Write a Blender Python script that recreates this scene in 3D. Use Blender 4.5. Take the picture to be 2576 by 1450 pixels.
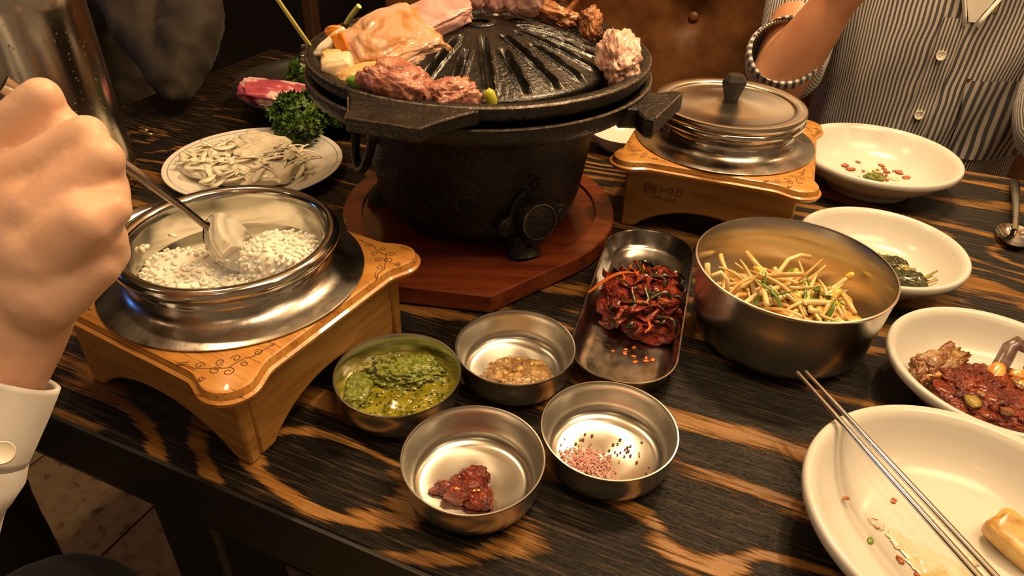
import bpy, bmesh, math, random
from mathutils import Vector, Matrix, noise as mnoise
from math import sin, cos, pi, radians, sqrt, hypot, atan2, exp

for o in list(bpy.data.objects):
    bpy.data.objects.remove(o)
scene = bpy.context.scene
COL = scene.collection

# ------------------------------------------------------------------ camera
FPX, PITCH, ROLL, CAMH = 1798.5, radians(34.449), radians(1.870), 0.4089
_f = Vector((0, cos(PITCH), -sin(PITCH)))
_r0, _u0 = Vector((1, 0, 0)), Vector((0, sin(PITCH), cos(PITCH)))
_r = cos(ROLL) * _r0 + sin(ROLL) * _u0
_u = -sin(ROLL) * _r0 + cos(ROLL) * _u0
cam_d = bpy.data.cameras.new('camera')
cam_d.sensor_fit = 'HORIZONTAL'
cam_d.sensor_width = 36.0
cam_d.lens = FPX / 2576 * 36.0
cam_d.clip_start = 0.01
cam = bpy.data.objects.new('camera', cam_d)
COL.objects.link(cam)
cam.matrix_world = Matrix(((_r.x, _u.x, -_f.x, 0), (_r.y, _u.y, -_f.y, 0), (_r.z, _u.z, -_f.z, CAMH), (0, 0, 0, 1)))
scene.camera = cam

# ------------------------------------------------------------------ world, lamps, exposure
scene.view_settings.view_transform = 'Standard'
scene.view_settings.look = 'None'
scene.view_settings.gamma = 1
scene.view_settings.use_curve_mapping = False
scene.view_settings.exposure = 0.62
world = bpy.data.worlds.new('room_air')
scene.world = world
world.use_nodes = True
world.node_tree.nodes['Background'].inputs[0].default_value = (1.0, 0.60, 0.30, 1)
world.node_tree.nodes['Background'].inputs[1].default_value = 0.13


def lamp(name, loc, watt, radius, col=(1, 0.66, 0.335)):
    d = bpy.data.lights.new(name, 'POINT')
    d.energy = watt
    d.shadow_soft_size = radius
    d.color = col
    o = bpy.data.objects.new(name, d)
    o.location = loc
    COL.objects.link(o)
    return o


def panel(name, loc, rot, size, watt, col=(1, 0.68, 0.37)):
    d = bpy.data.lights.new(name, 'AREA')
    d.shape = 'RECTANGLE'
    d.size, d.size_y = size
    d.energy = watt
    d.color = col
    o = bpy.data.objects.new(name, d)
    o.location = loc
    o.rotation_euler = rot
    COL.objects.link(o)
    return o


lamp('pendant_bulb_light', (0.50, 0.92, 1.15), 24, 0.045)
lamp('pendant_bulb_light', (0.34, 1.00, 1.15), 17, 0.045)
lamp('pendant_bulb_light', (-0.55, 0.80, 1.30), 11, 0.045)
panel('ceiling_light', (0.7, 0.1, 1.75), (0, 0, 0), (1.2, 0.5), 17)
panel('television_glow', (-2.3, 0.9, 0.55), (0, radians(-90), 0), (0.30, 0.22), 0.9, (0.10, 0.32, 1.0))
for _x, _y, _w in [(1.6, 1.2, 5), (1.5, -0.4, 5), (-0.2, -0.7, 2), (-1.5, 0.2, 2)]:  # unseen point lights added for star highlights and richer metal reflections
    lamp('added_glint_light', (_x, _y, 1.45), _w, 0.04)

# ------------------------------------------------------------------ materials
MAT = {}


def nodes(name):
    m = bpy.data.materials.new(name)
    m.use_nodes = True
    nt = m.node_tree
    b = nt.nodes['Principled BSDF']
    MAT[name] = m
    return m, nt, b


def N(nt, typ, **kw):
    n = nt.nodes.new(typ)
    for k, v in kw.items():
        if k in n.inputs:
            n.inputs[k].default_value = v
        else:
            setattr(n, k, v)
    return n


def ramp(nt, stops, interp='LINEAR'):
    r = nt.nodes.new('ShaderNodeValToRGB')
    r.color_ramp.interpolation = interp
    el = r.color_ramp.elements
    while len(el) < len(stops):
        el.new(0.5)
    for e, (p, c) in zip(el, stops):
        e.position = p
        e.color = (*c, 1) if len(c) == 3 else c
    return r


def pm(name, stops, scale=20, rough=0.5, metal=0, detail=4, stretch=(1, 1, 1), bump=0.0, bscale=None, dist=0.0,
       coat=0, sss=0, spec=0.5, rvar=0.0, trans=0, interp='LINEAR', nrough=0.55, ior=1.45, bdist=0.002, sheen=0, aniso=0):
    """noise driven colour + bump on object coordinates"""
    m, nt, b = nodes(name)
    L = nt.links.new
    tc = N(nt, 'ShaderNodeTexCoord')
    mp = N(nt, 'ShaderNodeMapping')
    mp.inputs['Scale'].default_value = stretch
    L(tc.outputs['Object'], mp.inputs['Vector'])
    nz = N(nt, 'ShaderNodeTexNoise', Scale=scale, Detail=detail, Roughness=nrough, Distortion=dist)
    L(mp.outputs[0], nz.inputs['Vector'])
    rp = ramp(nt, stops, interp)
    L(nz.outputs['Fac'], rp.inputs[0])
    L(rp.outputs[0], b.inputs['Base Color'])
    b.inputs['Roughness'].default_value = rough
    b.inputs['Metallic'].default_value = metal
    b.inputs['Coat Weight'].default_value = coat
    b.inputs['Coat Roughness'].default_value = 0.15
    b.inputs['Specular IOR Level'].default_value = spec
    b.inputs['Transmission Weight'].default_value = trans
    b.inputs['IOR'].default_value = ior
    b.inputs['Sheen Weight'].default_value = sheen
    b.inputs['Anisotropic'].default_value = aniso
    if aniso:
        tg = N(nt, 'ShaderNodeTangent', direction_type='RADIAL', axis='Z')
        L(tg.outputs[0], b.inputs['Tangent'])
    if sss:
        b.inputs['Subsurface Weight'].default_value = sss
        b.inputs['Subsurface Radius'].default_value = (0.006, 0.003, 0.0015)
        b.inputs['Subsurface Scale'].default_value = 1.0
    if rvar:
        mr = N(nt, 'ShaderNodeMapRange')
        mr.inputs['To Min'].default_value = max(0.02, rough - rvar)
        mr.inputs['To Max'].default_value = rough + rvar
        L(nz.outputs['Fac'], mr.inputs['Value'])
        L(mr.outputs[0], b.inputs['Roughness'])
    if bump:
        n2 = N(nt, 'ShaderNodeTexNoise', Scale=bscale or scale * 3, Detail=3)
        L(mp.outputs[0], n2.inputs['Vector'])
        bp = N(nt, 'ShaderNodeBump', Strength=bump, Distance=bdist)
        L(n2.outputs['Fac'], bp.inputs['Height'])
        L(bp.outputs[0], b.inputs['Normal'])
    return m


def g(v):
    return (v, v, v)


pm('steel', [(0.3, (0.64, 0.62, 0.57)), (0.7, (0.71, 0.69, 0.64))], scale=30, rough=0.26, metal=1, rvar=0.03, stretch=(1, 1, 3), aniso=0.6)
pm('steel_worn', [(0.35, (0.22, 0.18, 0.14)), (0.48, (0.46, 0.43, 0.39)), (0.75, (0.62, 0.60, 0.56))], scale=26, rough=0.26, metal=1, rvar=0.10, detail=8, bump=0.05, bscale=200)
pm('steel_polished', [(0.3, (0.62, 0.60, 0.56)), (0.7, (0.70, 0.68, 0.64))], scale=30, rough=0.13, metal=1, rvar=0.04)
pm('steel_pitcher', [(0.3, (0.50, 0.47, 0.42)), (0.7, (0.62, 0.59, 0.53))], scale=25, rough=0.20, metal=1, rvar=0.05)
pm('droplets', [(0.3, (0.8, 0.8, 0.8)), (0.7, (0.9, 0.9, 0.9))], rough=0.05, trans=1.0, ior=1.33)
pm('steel_tray', [(0.35, (0.30, 0.28, 0.26)), (0.6, (0.50, 0.48, 0.45))], scale=45, rough=0.22, metal=1, rvar=0.08, detail=8, bump=0.06, bscale=180)
pm('white_melamine', [(0.3, (0.60, 0.585, 0.54)), (0.7, (0.64, 0.625, 0.58))], scale=12, rough=0.24, coat=0.2, spec=0.5)
pm('white_ceramic', [(0.3, (0.66, 0.64, 0.60)), (0.7, (0.70, 0.68, 0.64))], scale=12, rough=0.18, coat=0.3)
pm('grey_glaze', [(0.3, (0.22, 0.22, 0.21)), (0.7, (0.34, 0.33, 0.31))], scale=60, rough=0.3)
pm('black_glaze', [(0.3, g(0.006)), (0.7, g(0.010))], rough=0.4, spec=0.3)
pm('cast_iron', [(0.35, (0.004, 0.0035, 0.003)), (0.55, (0.010, 0.008, 0.007)), (0.72, (0.032, 0.024, 0.016))], scale=55, rough=0.40, detail=9, bump=0.9, bscale=260, bdist=0.0020, rvar=0.12, spec=0.5, nrough=0.65)
pm('cast_iron_oily', [(0.35, (0.004, 0.0035, 0.003)), (0.66, (0.011, 0.009, 0.007)), (0.82, (0.10, 0.045, 0.015))], scale=45, rough=0.33, detail=8, bump=0.7, bscale=260, bdist=0.0014, rvar=0.10, coat=0.15)
pm('iron_edge', [(0.3, (0.05, 0.04, 0.03)), (0.7, (0.22, 0.18, 0.14))], scale=180, rough=0.4, metal=0.6, detail=8, bump=0.4, bscale=300)
pm('dark_bolt', [(0.3, (0.02, 0.018, 0.016)), (0.7, (0.07, 0.05, 0.04))], scale=200, rough=0.45, metal=0.7)
pm('void_black', [(0.3, g(0.002)), (0.7, g(0.004))], rough=0.9)
pm('rubber_black', [(0.3, g(0.010)), (0.7, g(0.016))], rough=0.5)
pm('knob_black', [(0.3, (0.02, 0.018, 0.016)), (0.7, (0.035, 0.03, 0.026))], rough=0.35)
pm('engraving', [(0.3, (0.09, 0.035, 0.010)), (0.7, (0.14, 0.05, 0.015))], rough=0.7)
pm('wood_side', [(0.30, (0.24, 0.110, 0.024)), (0.5, (0.36, 0.180, 0.045)), (0.72, (0.44, 0.24, 0.066))], scale=14, rough=0.42, stretch=(1, 1, 9), detail=8, bump=0.12, bscale=60, coat=0.15)
pm('wood_side_turned', [(0.30, (0.24, 0.110, 0.024)), (0.5, (0.36, 0.180, 0.045)), (0.72, (0.44, 0.24, 0.066))], scale=14, rough=0.42, stretch=(1, 1, 9), detail=8, bump=0.12, bscale=60, coat=0.15)
pm('red_wood', [(0.30, (0.085, 0.016, 0.006)), (0.5, (0.150, 0.031, 0.010)), (0.72, (0.205, 0.048, 0.015))], scale=9, rough=0.26, stretch=(1, 9, 9), detail=8, bump=0.05, bscale=80, coat=0.4)
pm('leather', [(0.30, (0.060, 0.022, 0.007)), (0.5, (0.115, 0.043, 0.013)), (0.75, (0.190, 0.080, 0.028))], scale=16, rough=0.42, detail=8, bump=0.35, bscale=240, bdist=0.001, rvar=0.08)
pm('dark_wall', [(0.3, (0.008, 0.006, 0.005)), (0.7, (0.016, 0.012, 0.009))], scale=6, rough=0.55)
pm('brown_post', [(0.3, (0.035, 0.016, 0.008)), (0.7, (0.075, 0.034, 0.016))], scale=14, rough=0.4, stretch=(6, 6, 0.6))
pm('charred_edge', [(0.35, (0.004, 0.003, 0.003)), (0.6, (0.012, 0.009, 0.007)), (0.8, (0.03, 0.022, 0.014))], scale=1.0, stretch=(14, 300, 300), rough=0.45, detail=4, bump=0.4, bscale=1.0)
pm('warm_plaster', [(0.3, (0.42, 0.26, 0.13)), (0.7, (0.52, 0.34, 0.18))], scale=4, rough=0.8)
pm('ceiling_paint', [(0.3, (0.26, 0.20, 0.14)), (0.7, (0.32, 0.25, 0.18))], scale=3, rough=0.8)
pm('dark_cloth', [(0.35, (0.008, 0.005, 0.003)), (0.65, (0.026, 0.017, 0.010))], scale=9, rough=0.75, sheen=0.05, bump=0.2, bscale=700, bdist=0.0006)
pm('black_cloth', [(0.3, (0.004, 0.004, 0.006)), (0.7, (0.008, 0.008, 0.011))], scale=10, rough=0.85, sheen=0.1)
pm('white_cloth', [(0.3, (0.74, 0.74, 0.75)), (0.7, (0.82, 0.82, 0.83))], scale=12, rough=0.8, sheen=0.2, bump=0.15, bscale=900, bdist=0.0004)
pm('button_white', [(0.3, (0.68, 0.63, 0.52)), (0.7, (0.76, 0.72, 0.62))], scale=40, rough=0.3)
pm('undershirt', [(0.3, (0.66, 0.63, 0.57)), (0.7, (0.72, 0.69, 0.63))], rough=0.8)
pm('gold_chain', [(0.3, (0.7, 0.48, 0.16)), (0.7, (0.8, 0.56, 0.2))], rough=0.25, metal=1)
pm('skin_left', [(0.30, (0.60, 0.33, 0.22)), (0.5, (0.70, 0.44, 0.32)), (0.7, (0.75, 0.50, 0.38))], scale=16, rough=0.46, sss=0.12, bump=0.16, bscale=160, detail=6)
pm('skin_right', [(0.32, (0.40, 0.170, 0.085)), (0.5, (0.50, 0.235, 0.125)), (0.7, (0.58, 0.30, 0.17))], scale=10, rough=0.45, sss=0.12, bump=0.05, bscale=240, detail=3)
pm('nail', [(0.3, (0.68, 0.42, 0.34)), (0.7, (0.74, 0.49, 0.40))], rough=0.25, coat=0.3)
pm('hair_dark', [(0.3, (0.008, 0.006, 0.005)), (0.7, (0.02, 0.015, 0.01))], rough=0.5, stretch=(1, 1, 0.1), scale=200)
# food
pm('rice', [(0.3, (0.80, 0.75, 0.64)), (0.7, (0.88, 0.84, 0.75))], scale=90, rough=0.4, sss=0.5, coat=0.1)
pm('meat_grilled', [(0.30, (0.30, 0.095, 0.030)), (0.41, (0.50, 0.235, 0.085)), (0.49, (0.60, 0.35, 0.20)), (0.62, (0.62, 0.39, 0.29)), (0.74, (0.50, 0.25, 0.24))], scale=30, rough=0.28, detail=6, bump=0.30, bscale=170, coat=0.35, sss=0.12, dist=0.9)
pm('meat_pink', [(0.30, (0.50, 0.200, 0.190)), (0.5, (0.66, 0.36, 0.34)), (0.64, (0.74, 0.49, 0.44)), (0.8, (0.78, 0.64, 0.54))], scale=24, rough=0.28, detail=5, bump=0.35, bscale=260, coat=0.35, sss=0.2, dist=0.8)
pm('meat_cooked', [(0.30, (0.24, 0.075, 0.050)), (0.48, (0.44, 0.170, 0.120)), (0.62, (0.58, 0.280, 0.20)), (0.8, (0.66, 0.42, 0.30))], scale=70, rough=0.30, detail=6, bump=0.7, bscale=330, coat=0.4, sss=0.1)
pm('meat_brown', [(0.30, (0.170, 0.055, 0.020)), (0.5, (0.36, 0.140, 0.055)), (0.7, (0.55, 0.28, 0.13))], scale=60, rough=0.30, detail=6, bump=0.7, bscale=300, coat=0.4)
pm('meat_fatty', [(0.30, (0.42, 0.180, 0.140)), (0.46, (0.62, 0.36, 0.28)), (0.62, (0.76, 0.55, 0.43)), (0.8, (0.80, 0.64, 0.50))], scale=48, rough=0.30, detail=6, bump=0.7, bscale=280, coat=0.4, sss=0.15)
pm('meat_raw', [(0.36, (0.30, 0.040, 0.075)), (0.47, (0.42, 0.080, 0.120)), (0.53, (0.70, 0.46, 0.46)), (0.7, (0.76, 0.55, 0.52))], scale=22, rough=0.28, detail=3, bump=0.25, bscale=200, coat=0.4, sss=0.2)
pm('mushroom', [(0.3, (0.50, 0.28, 0.085)), (0.5, (0.72, 0.48, 0.20)), (0.7, (0.80, 0.62, 0.36))], scale=36, rough=0.35, coat=0.3, bump=0.3, bscale=150)
pm('mushroom_pale', [(0.3, (0.70, 0.48, 0.24)), (0.5, (0.80, 0.64, 0.42)), (0.7, (0.84, 0.72, 0.54))], scale=40, rough=0.35, coat=0.25, bump=0.3, bscale=160)
pm('mushroom_seared', [(0.3, (0.26, 0.120, 0.020)), (0.5, (0.60, 0.38, 0.11)), (0.7, (0.72, 0.52, 0.22))], scale=50, rough=0.35, coat=0.4)
pm('onion', [(0.3, (0.74, 0.66, 0.52)), (0.7, (0.82, 0.76, 0.66))], scale=30, rough=0.28, coat=0.3, sss=0.3)
pm('carrot', [(0.3, (0.62, 0.190, 0.015)), (0.7, (0.78, 0.29, 0.03))], scale=40, rough=0.35, coat=0.2, bump=0.3, bscale=160)
pm('green_pepper', [(0.3, (0.10, 0.22, 0.012)), (0.7, (0.22, 0.38, 0.03))], scale=40, rough=0.2, coat=0.5)
pm('yellow_green', [(0.3, (0.42, 0.44, 0.02)), (0.7, (0.58, 0.56, 0.06))], scale=50, rough=0.25, coat=0.4)
pm('stalk', [(0.3, (0.60, 0.56, 0.10)), (0.7, (0.72, 0.70, 0.26))], scale=30, rough=0.35)
pm('parsley', [(0.3, (0.020, 0.055, 0.004)), (0.5, (0.045, 0.105, 0.008)), (0.72, (0.10, 0.17, 0.018))], scale=60, rough=0.42)
pm('parsley_stem', [(0.3, (0.10, 0.17, 0.02)), (0.7, (0.16, 0.24, 0.04))], rough=0.4)
pm('onion_strip', [(0.3, (0.78, 0.70, 0.54)), (0.7, (0.88, 0.83, 0.72))], scale=30, rough=0.25, coat=0.25, sss=0.4)
pm('perilla_sauce', [(0.35, (0.62, 0.56, 0.43)), (0.62, (0.72, 0.67, 0.54)), (0.72, (0.42, 0.37, 0.27))], scale=160, rough=0.25, coat=0.4, detail=6)
pm('scallion', [(0.3, (0.07, 0.14, 0.012)), (0.7, (0.15, 0.24, 0.03))], scale=40, rough=0.3, coat=0.3)
pm('sprout', [(0.3, (0.62, 0.44, 0.14)), (0.5, (0.72, 0.58, 0.28)), (0.7, (0.78, 0.68, 0.42))], scale=35, rough=0.2, coat=0.4, sss=0.2)
pm('sprout_spicy', [(0.3, (0.60, 0.28, 0.06)), (0.6, (0.70, 0.46, 0.17)), (0.75, (0.74, 0.56, 0.26))], scale=45, rough=0.22, coat=0.5)
pm('bean', [(0.3, (0.66, 0.46, 0.04)), (0.7, (0.74, 0.55, 0.10))], scale=40, rough=0.25, coat=0.4)
pm('kimchi_sauce', [(0.30, (0.055, 0.004, 0.002)), (0.46, (0.17, 0.012, 0.004)), (0.60, (0.30, 0.028, 0.006)), (0.78, (0.44, 0.09, 0.012))], scale=110, rough=0.28, detail=7, bump=1.0, bscale=330, coat=0.2, bdist=0.004)
pm('kimchi_leaf', [(0.34, (0.006, 0.012, 0.003)), (0.46, (0.018, 0.026, 0.005)), (0.54, (0.14, 0.014, 0.004)), (0.75, (0.26, 0.028, 0.008))], scale=60, rough=0.28, coat=0.2, detail=5)
pm('kimchi_carrot', [(0.3, (0.46, 0.08, 0.010)), (0.7, (0.66, 0.19, 0.02))], scale=50, rough=0.3, coat=0.4)
pm('red_paste', [(0.30, (0.060, 0.005, 0.002)), (0.5, (0.15, 0.015, 0.004)), (0.66, (0.24, 0.030, 0.007)), (0.8, (0.36, 0.09, 0.02))], scale=150, rough=0.25, detail=7, bump=0.9, bscale=420, coat=0.2, bdist=0.003)
pm('brown_relish', [(0.30, (0.13, 0.065, 0.016)), (0.5, (0.29, 0.165, 0.055)), (0.70, (0.44, 0.28, 0.11))], scale=110, rough=0.2, detail=6, bump=0.8, bscale=330, coat=0.6, sss=0.1)
pm('green_sauce', [(0.30, (0.085, 0.085, 0.004)), (0.5, (0.20, 0.185, 0.012)), (0.68, (0.30, 0.28, 0.03)), (0.82, (0.46, 0.42, 0.11))], scale=80, rough=0.14, detail=9, bump=0.35, bscale=240, coat=0.7, nrough=0.7)
pm('green_paste', [(0.30, (0.030, 0.060, 0.003)), (0.46, (0.13, 0.170, 0.012)), (0.58, (0.26, 0.29, 0.04)), (0.72, (0.50, 0.48, 0.18))], scale=230, rough=0.28, detail=9, bump=1.0, bscale=420, bdist=0.003, coat=0.4, nrough=0.7)
pm('herb_fleck', [(0.3, (0.018, 0.040, 0.004)), (0.7, (0.05, 0.09, 0.01))], rough=0.4)
pm('pink_salt', [(0.3, (0.50, 0.22, 0.20)), (0.7, (0.68, 0.42, 0.38))], scale=300, rough=0.35, sss=0.2)
pm('pepper_bit', [(0.3, (0.09, 0.03, 0.010)), (0.7, (0.22, 0.10, 0.035))], scale=200, rough=0.4)
pm('chili_flake', [(0.3, (0.30, 0.045, 0.008)), (0.7, (0.50, 0.13, 0.02))], scale=120, rough=0.3, coat=0.3)
pm('sauce_stain', [(0.35, (0.76, 0.62, 0.42)), (0.7, (0.80, 0.54, 0.20))], scale=120, rough=0.15, coat=0.5)
pm('broth_film', [(0.32, (0.62, 0.58, 0.50)), (0.52, (0.60, 0.53, 0.38)), (0.62, (0.50, 0.38, 0.17)), (0.72, (0.62, 0.50, 0.44))], scale=60, rough=0.06, bump=0.8, bscale=150, coat=0.5, detail=6, bdist=0.002)
pm('leaf_dark', [(0.3, (0.010, 0.014, 0.004)), (0.5, (0.030, 0.036, 0.008)), (0.75, (0.075, 0.075, 0.014))], scale=40, rough=0.22, coat=0.6, bump=0.5, bscale=140)
pm('leaf_stem', [(0.3, (0.22, 0.16, 0.02)), (0.7, (0.40, 0.30, 0.06))], scale=60, rough=0.25, coat=0.5)
pm('crab_meat', [(0.34, (0.40, 0.09, 0.015)), (0.46, (0.62, 0.26, 0.05)), (0.56, (0.74, 0.47, 0.15)), (0.7, (0.78, 0.60, 0.33))], scale=70, rough=0.22, coat=0.4, sss=0.1, detail=6)
pm('crab_shell', [(0.3, (0.11, 0.025, 0.008)), (0.48, (0.20, 0.070, 0.018)), (0.6, (0.27, 0.15, 0.05)), (0.75, (0.40, 0.27, 0.10))], scale=80, rough=0.28, coat=0.2, bump=0.8, bscale=260)
pm('crab_claw', [(0.3, (0.075, 0.028, 0.026)), (0.5, (0.15, 0.095, 0.085)), (0.7, (0.33, 0.30, 0.28))], scale=50, rough=0.25, coat=0.4)
pm('crab_sauce', [(0.30, (0.050, 0.005, 0.002)), (0.5, (0.140, 0.015, 0.004)), (0.64, (0.24, 0.036, 0.007)), (0.78, (0.44, 0.14, 0.025))], scale=85, rough=0.27, detail=8, bump=1.0, bscale=260, coat=0.2, bdist=0.005)


def make_table_mat():
    m, nt, b = nodes('charred_wood')
    L = nt.links.new

    def math(op, a, c=None, d=None):
        n = nt.nodes.new('ShaderNodeMath')
        n.operation = op
        for i, v in enumerate((a, c, d)):
            if v is None:
                continue
            if isinstance(v, (int, float)):
                n.inputs[i].default_value = v
            else:
                L(v, n.inputs[i])
        return n.outputs[0]
    tc = N(nt, 'ShaderNodeTexCoord')
    sx = N(nt, 'ShaderNodeSeparateXYZ')
    L(tc.outputs['Object'], sx.inputs[0])
    X, Y = sx.outputs[0], sx.outputs[1]

    def nz(sc, det, rgh=0.5, dist=0.0):
        mp = N(nt, 'ShaderNodeMapping')
        mp.inputs['Scale'].default_value = sc
        L(tc.outputs['Object'], mp.inputs['Vector'])
        t = N(nt, 'ShaderNodeTexNoise', Scale=1.0, Detail=det, Roughness=rgh, Distortion=dist)
        L(mp.outputs[0], t.inputs['Vector'])
        return t.outputs['Fac']
    low = nz((1.7, 7.0, 7.0), 2, 0.5, 0.3)
    mid = nz((7.0, 34.0, 34.0), 3, 0.6)
    fine = nz((16.0, 430.0, 430.0), 4, 0.75)
    feather = nz((14.0, 210.0, 210.0), 3, 0.7)
    streak = nz((9.0, 900.0, 900.0), 2, 0.7)
    blot = nz((3.4, 11.0, 11.0), 2, 0.5)
    h = math('MULTIPLY', Y, 15.0)
    h = math('ADD', h, math('MULTIPLY', low, 6.0))
    h = math('ADD', h, math('MULTIPLY', mid, 0.55))
    for (kx, ky, sxk, syk, amp) in [(-0.27, 0.250, 0.085, 0.045, 2.6), (-0.93, 0.93, 0.06, 0.05, 2.2), (-0.93, 0.80, 0.06, 0.035, 2.0),
                                    (-0.25, 0.90, 0.06, 0.035, 2.4), (-0.85, 0.66, 0.05, 0.03, 1.8), (0.003, 0.326, 0.03, 0.015, 0.9), (0.30, 0.86, 0.06, 0.03, 1.5), (-0.03, 0.62, 0.07, 0.03, 1.6)]:
        dx = math('DIVIDE', math('SUBTRACT', X, kx), sxk)
        dy = math('DIVIDE', math('SUBTRACT', Y, ky), syk)
        d2 = math('ADD', math('MULTIPLY', dx, dx), math('MULTIPLY', dy, dy))
        h = math('ADD', h, math('MULTIPLY', math('POWER', 2.718, math('MULTIPLY', d2, -0.5)), amp))
    s = math('SINE', math('MULTIPLY', h, 6.2832))
    s = math('ADD', s, math('MULTIPLY', math('SUBTRACT', blot, 0.5), 2.4))
    s = math('ADD', s, math('MULTIPLY', math('SUBTRACT', fine, 0.5), 1.5))
    s = math('ADD', s, math('MULTIPLY', math('SUBTRACT', feather, 0.5), 2.5))
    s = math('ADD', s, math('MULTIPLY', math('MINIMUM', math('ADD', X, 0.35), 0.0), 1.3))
    # warm early wood shows where s is high
    fac = N(nt, 'ShaderNodeMapRange')
    fac.inputs['From Min'].default_value = 0.32
    fac.inputs['From Max'].default_value = 0.84
    L(s, fac.inputs['Value'])
    tint = ramp(nt, [(0.30, (0.13, 0.055, 0.012)), (0.50, (0.24, 0.112, 0.026)), (0.70, (0.36, 0.185, 0.052))])
    L(nz((5.0, 60.0, 60.0), 3, 0.6), tint.inputs[0])
    pore = N(nt, 'ShaderNodeMapRange')
    pore.inputs['From Min'].default_value = 0.56
    pore.inputs['From Max'].default_value = 0.66
    pore.inputs['To Min'].default_value = 1.0
    pore.inputs['To Max'].default_value = 0.12
    L(streak, pore.inputs['Value'])
    char = ramp(nt, [(0.40, (0.003, 0.0025, 0.002)), (0.52, (0.008, 0.0065, 0.005)), (0.66, (0.070, 0.046, 0.026))])
    L(fine, char.inputs[0])
    mulc = N(nt, 'ShaderNodeMix', data_type='RGBA', blend_type='MULTIPLY')
    mulc.inputs[0].default_value = 1.0
    L(tint.outputs[0], mulc.inputs[6])
    L(pore.outputs[0], mulc.inputs[7])
    mix = N(nt, 'ShaderNodeMix', data_type='RGBA')
    L(fac.outputs[0], mix.inputs[0])
    L(char.outputs[0], mix.inputs[6])
    L(mulc.outputs[2], mix.inputs[7])
    L(mix.outputs[2], b.inputs['Base Color'])
    hh = math('ADD', math('MULTIPLY', fac.outputs[0], 0.8), math('MULTIPLY', fine, math('SUBTRACT', 1.25, fac.outputs[0])))
    bp = N(nt, 'ShaderNodeBump', Strength=0.9, Distance=0.0016)
    L(hh, bp.inputs['Height'])
    L(bp.outputs[0], b.inputs['Normal'])
    b.inputs['Roughness'].default_value = 0.36
    b.inputs['Specular IOR Level'].default_value = 0.24


make_table_mat()


def make_top_wood(name, rot):
    """light board: long straight pores"""
    m, nt, b = nodes(name)
    L = nt.links.new
    tc = N(nt, 'ShaderNodeTexCoord')

    def nz(sc, det):
        mp = N(nt, 'ShaderNodeMapping')
        mp.inputs['Rotation'].default_value = (0, 0, rot)
        mp.inputs['Scale'].default_value = sc
        L(tc.outputs['Object'], mp.inputs['Vector'])
        t = N(nt, 'ShaderNodeTexNoise', Scale=1.0, Detail=det, Roughness=0.6)
        L(mp.outputs[0], t.inputs['Vector'])
        return t.outputs['Fac']
    base = ramp(nt, [(0.3, (0.34, 0.135, 0.020)), (0.5, (0.48, 0.215, 0.040)), (0.7, (0.58, 0.30, 0.072))])
    L(nz((8, 60, 60), 5), base.inputs[0])
    pore = ramp(nt, [(0.60, (1, 1, 1)), (0.68, (0.40, 0.25, 0.15))])
    L(nz((14, 480, 480), 2), pore.inputs[0])
    mulc = N(nt, 'ShaderNodeMix', data_type='RGBA', blend_type='MULTIPLY')
    mulc.inputs[0].default_value = 1.0
    L(base.outputs[0], mulc.inputs[6])
    L(pore.outputs[0], mulc.inputs[7])
    L(mulc.outputs[2], b.inputs['Base Color'])
    b.inputs['Roughness'].default_value = 0.36
    b.inputs['Coat Weight'].default_value = 0.2
    bp = N(nt, 'ShaderNodeBump', Strength=0.15, Distance=0.0006)
    L(pore.outputs[0], bp.inputs['Height'])
    L(bp.outputs[0], b.inputs['Normal'])


make_top_wood('wood_top', 0.0)


def make_stripes(name, freq, duty, tilt=0.0):
    m, nt, b = nodes(name)
    L = nt.links.new
    uv = N(nt, 'ShaderNodeUVMap')
    sp = N(nt, 'ShaderNodeSeparateXYZ')
    L(uv.outputs[0], sp.inputs[0])
    nz = N(nt, 'ShaderNodeTexNoise', Scale=9.0, Detail=2)
    L(uv.outputs[0], nz.inputs['Vector'])
    a = N(nt, 'ShaderNodeMath', operation='MULTIPLY_ADD')
    L(nz.outputs['Fac'], a.inputs[0])
    a.inputs[1].default_value = 0.010
    L(sp.outputs[0], a.inputs[2])
    t = N(nt, 'ShaderNodeMath', operation='MULTIPLY_ADD')
    L(sp.outputs[1], t.inputs[0])
    t.inputs[1].default_value = tilt
    L(a.outputs[0], t.inputs[2])
    w = N(nt, 'ShaderNodeMath', operation='MULTIPLY')
    L(t.outputs[0], w.inputs[0])
    w.inputs[1].default_value = freq * 2 * pi
    s = N(nt, 'ShaderNodeMath', operation='SINE')
    L(w.outputs[0], s.inputs[0])
    rp = ramp(nt, [(0.5 + duty - 0.10, (0.56, 0.53, 0.48)), (0.5 + duty + 0.10, (0.075, 0.073, 0.090))])
    mr = N(nt, 'ShaderNodeMapRange')
    mr.inputs['From Min'].default_value = -1
    mr.inputs['From Max'].default_value = 1
    L(s.outputs[0], mr.inputs['Value'])
    L(mr.outputs[0], rp.inputs[0])
    L(rp.outputs[0], b.inputs['Base Color'])
    b.inputs['Roughness'].default_value = 0.85
    b.inputs['Sheen Weight'].default_value = 0.2


make_stripes('stripes_fine', 205, 0.02)
make_stripes('stripes_wide', 88, 0.0)


def make_floor_mat():
    m, nt, b = nodes('speckled_tile')
    L = nt.links.new
    tc = N(nt, 'ShaderNodeTexCoord')
    n1 = N(nt, 'ShaderNodeTexNoise', Scale=38.0, Detail=3)
    L(tc.outputs['Object'], n1.inputs['Vector'])
    r1 = ramp(nt, [(0.30, (0.13, 0.08, 0.03)), (0.42, (0.40, 0.29, 0.15)), (0.65, (0.48, 0.36, 0.20))])
    L(n1.outputs['Fac'], r1.inputs[0])
    L(r1.outputs[0], b.inputs['Base Color'])
    b.inputs['Roughness'].default_value = 0.4


make_floor_mat()
pm('grout', [(0.3, (0.05, 0.035, 0.02)), (0.7, (0.08, 0.06, 0.035))], rough=0.8)


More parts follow.
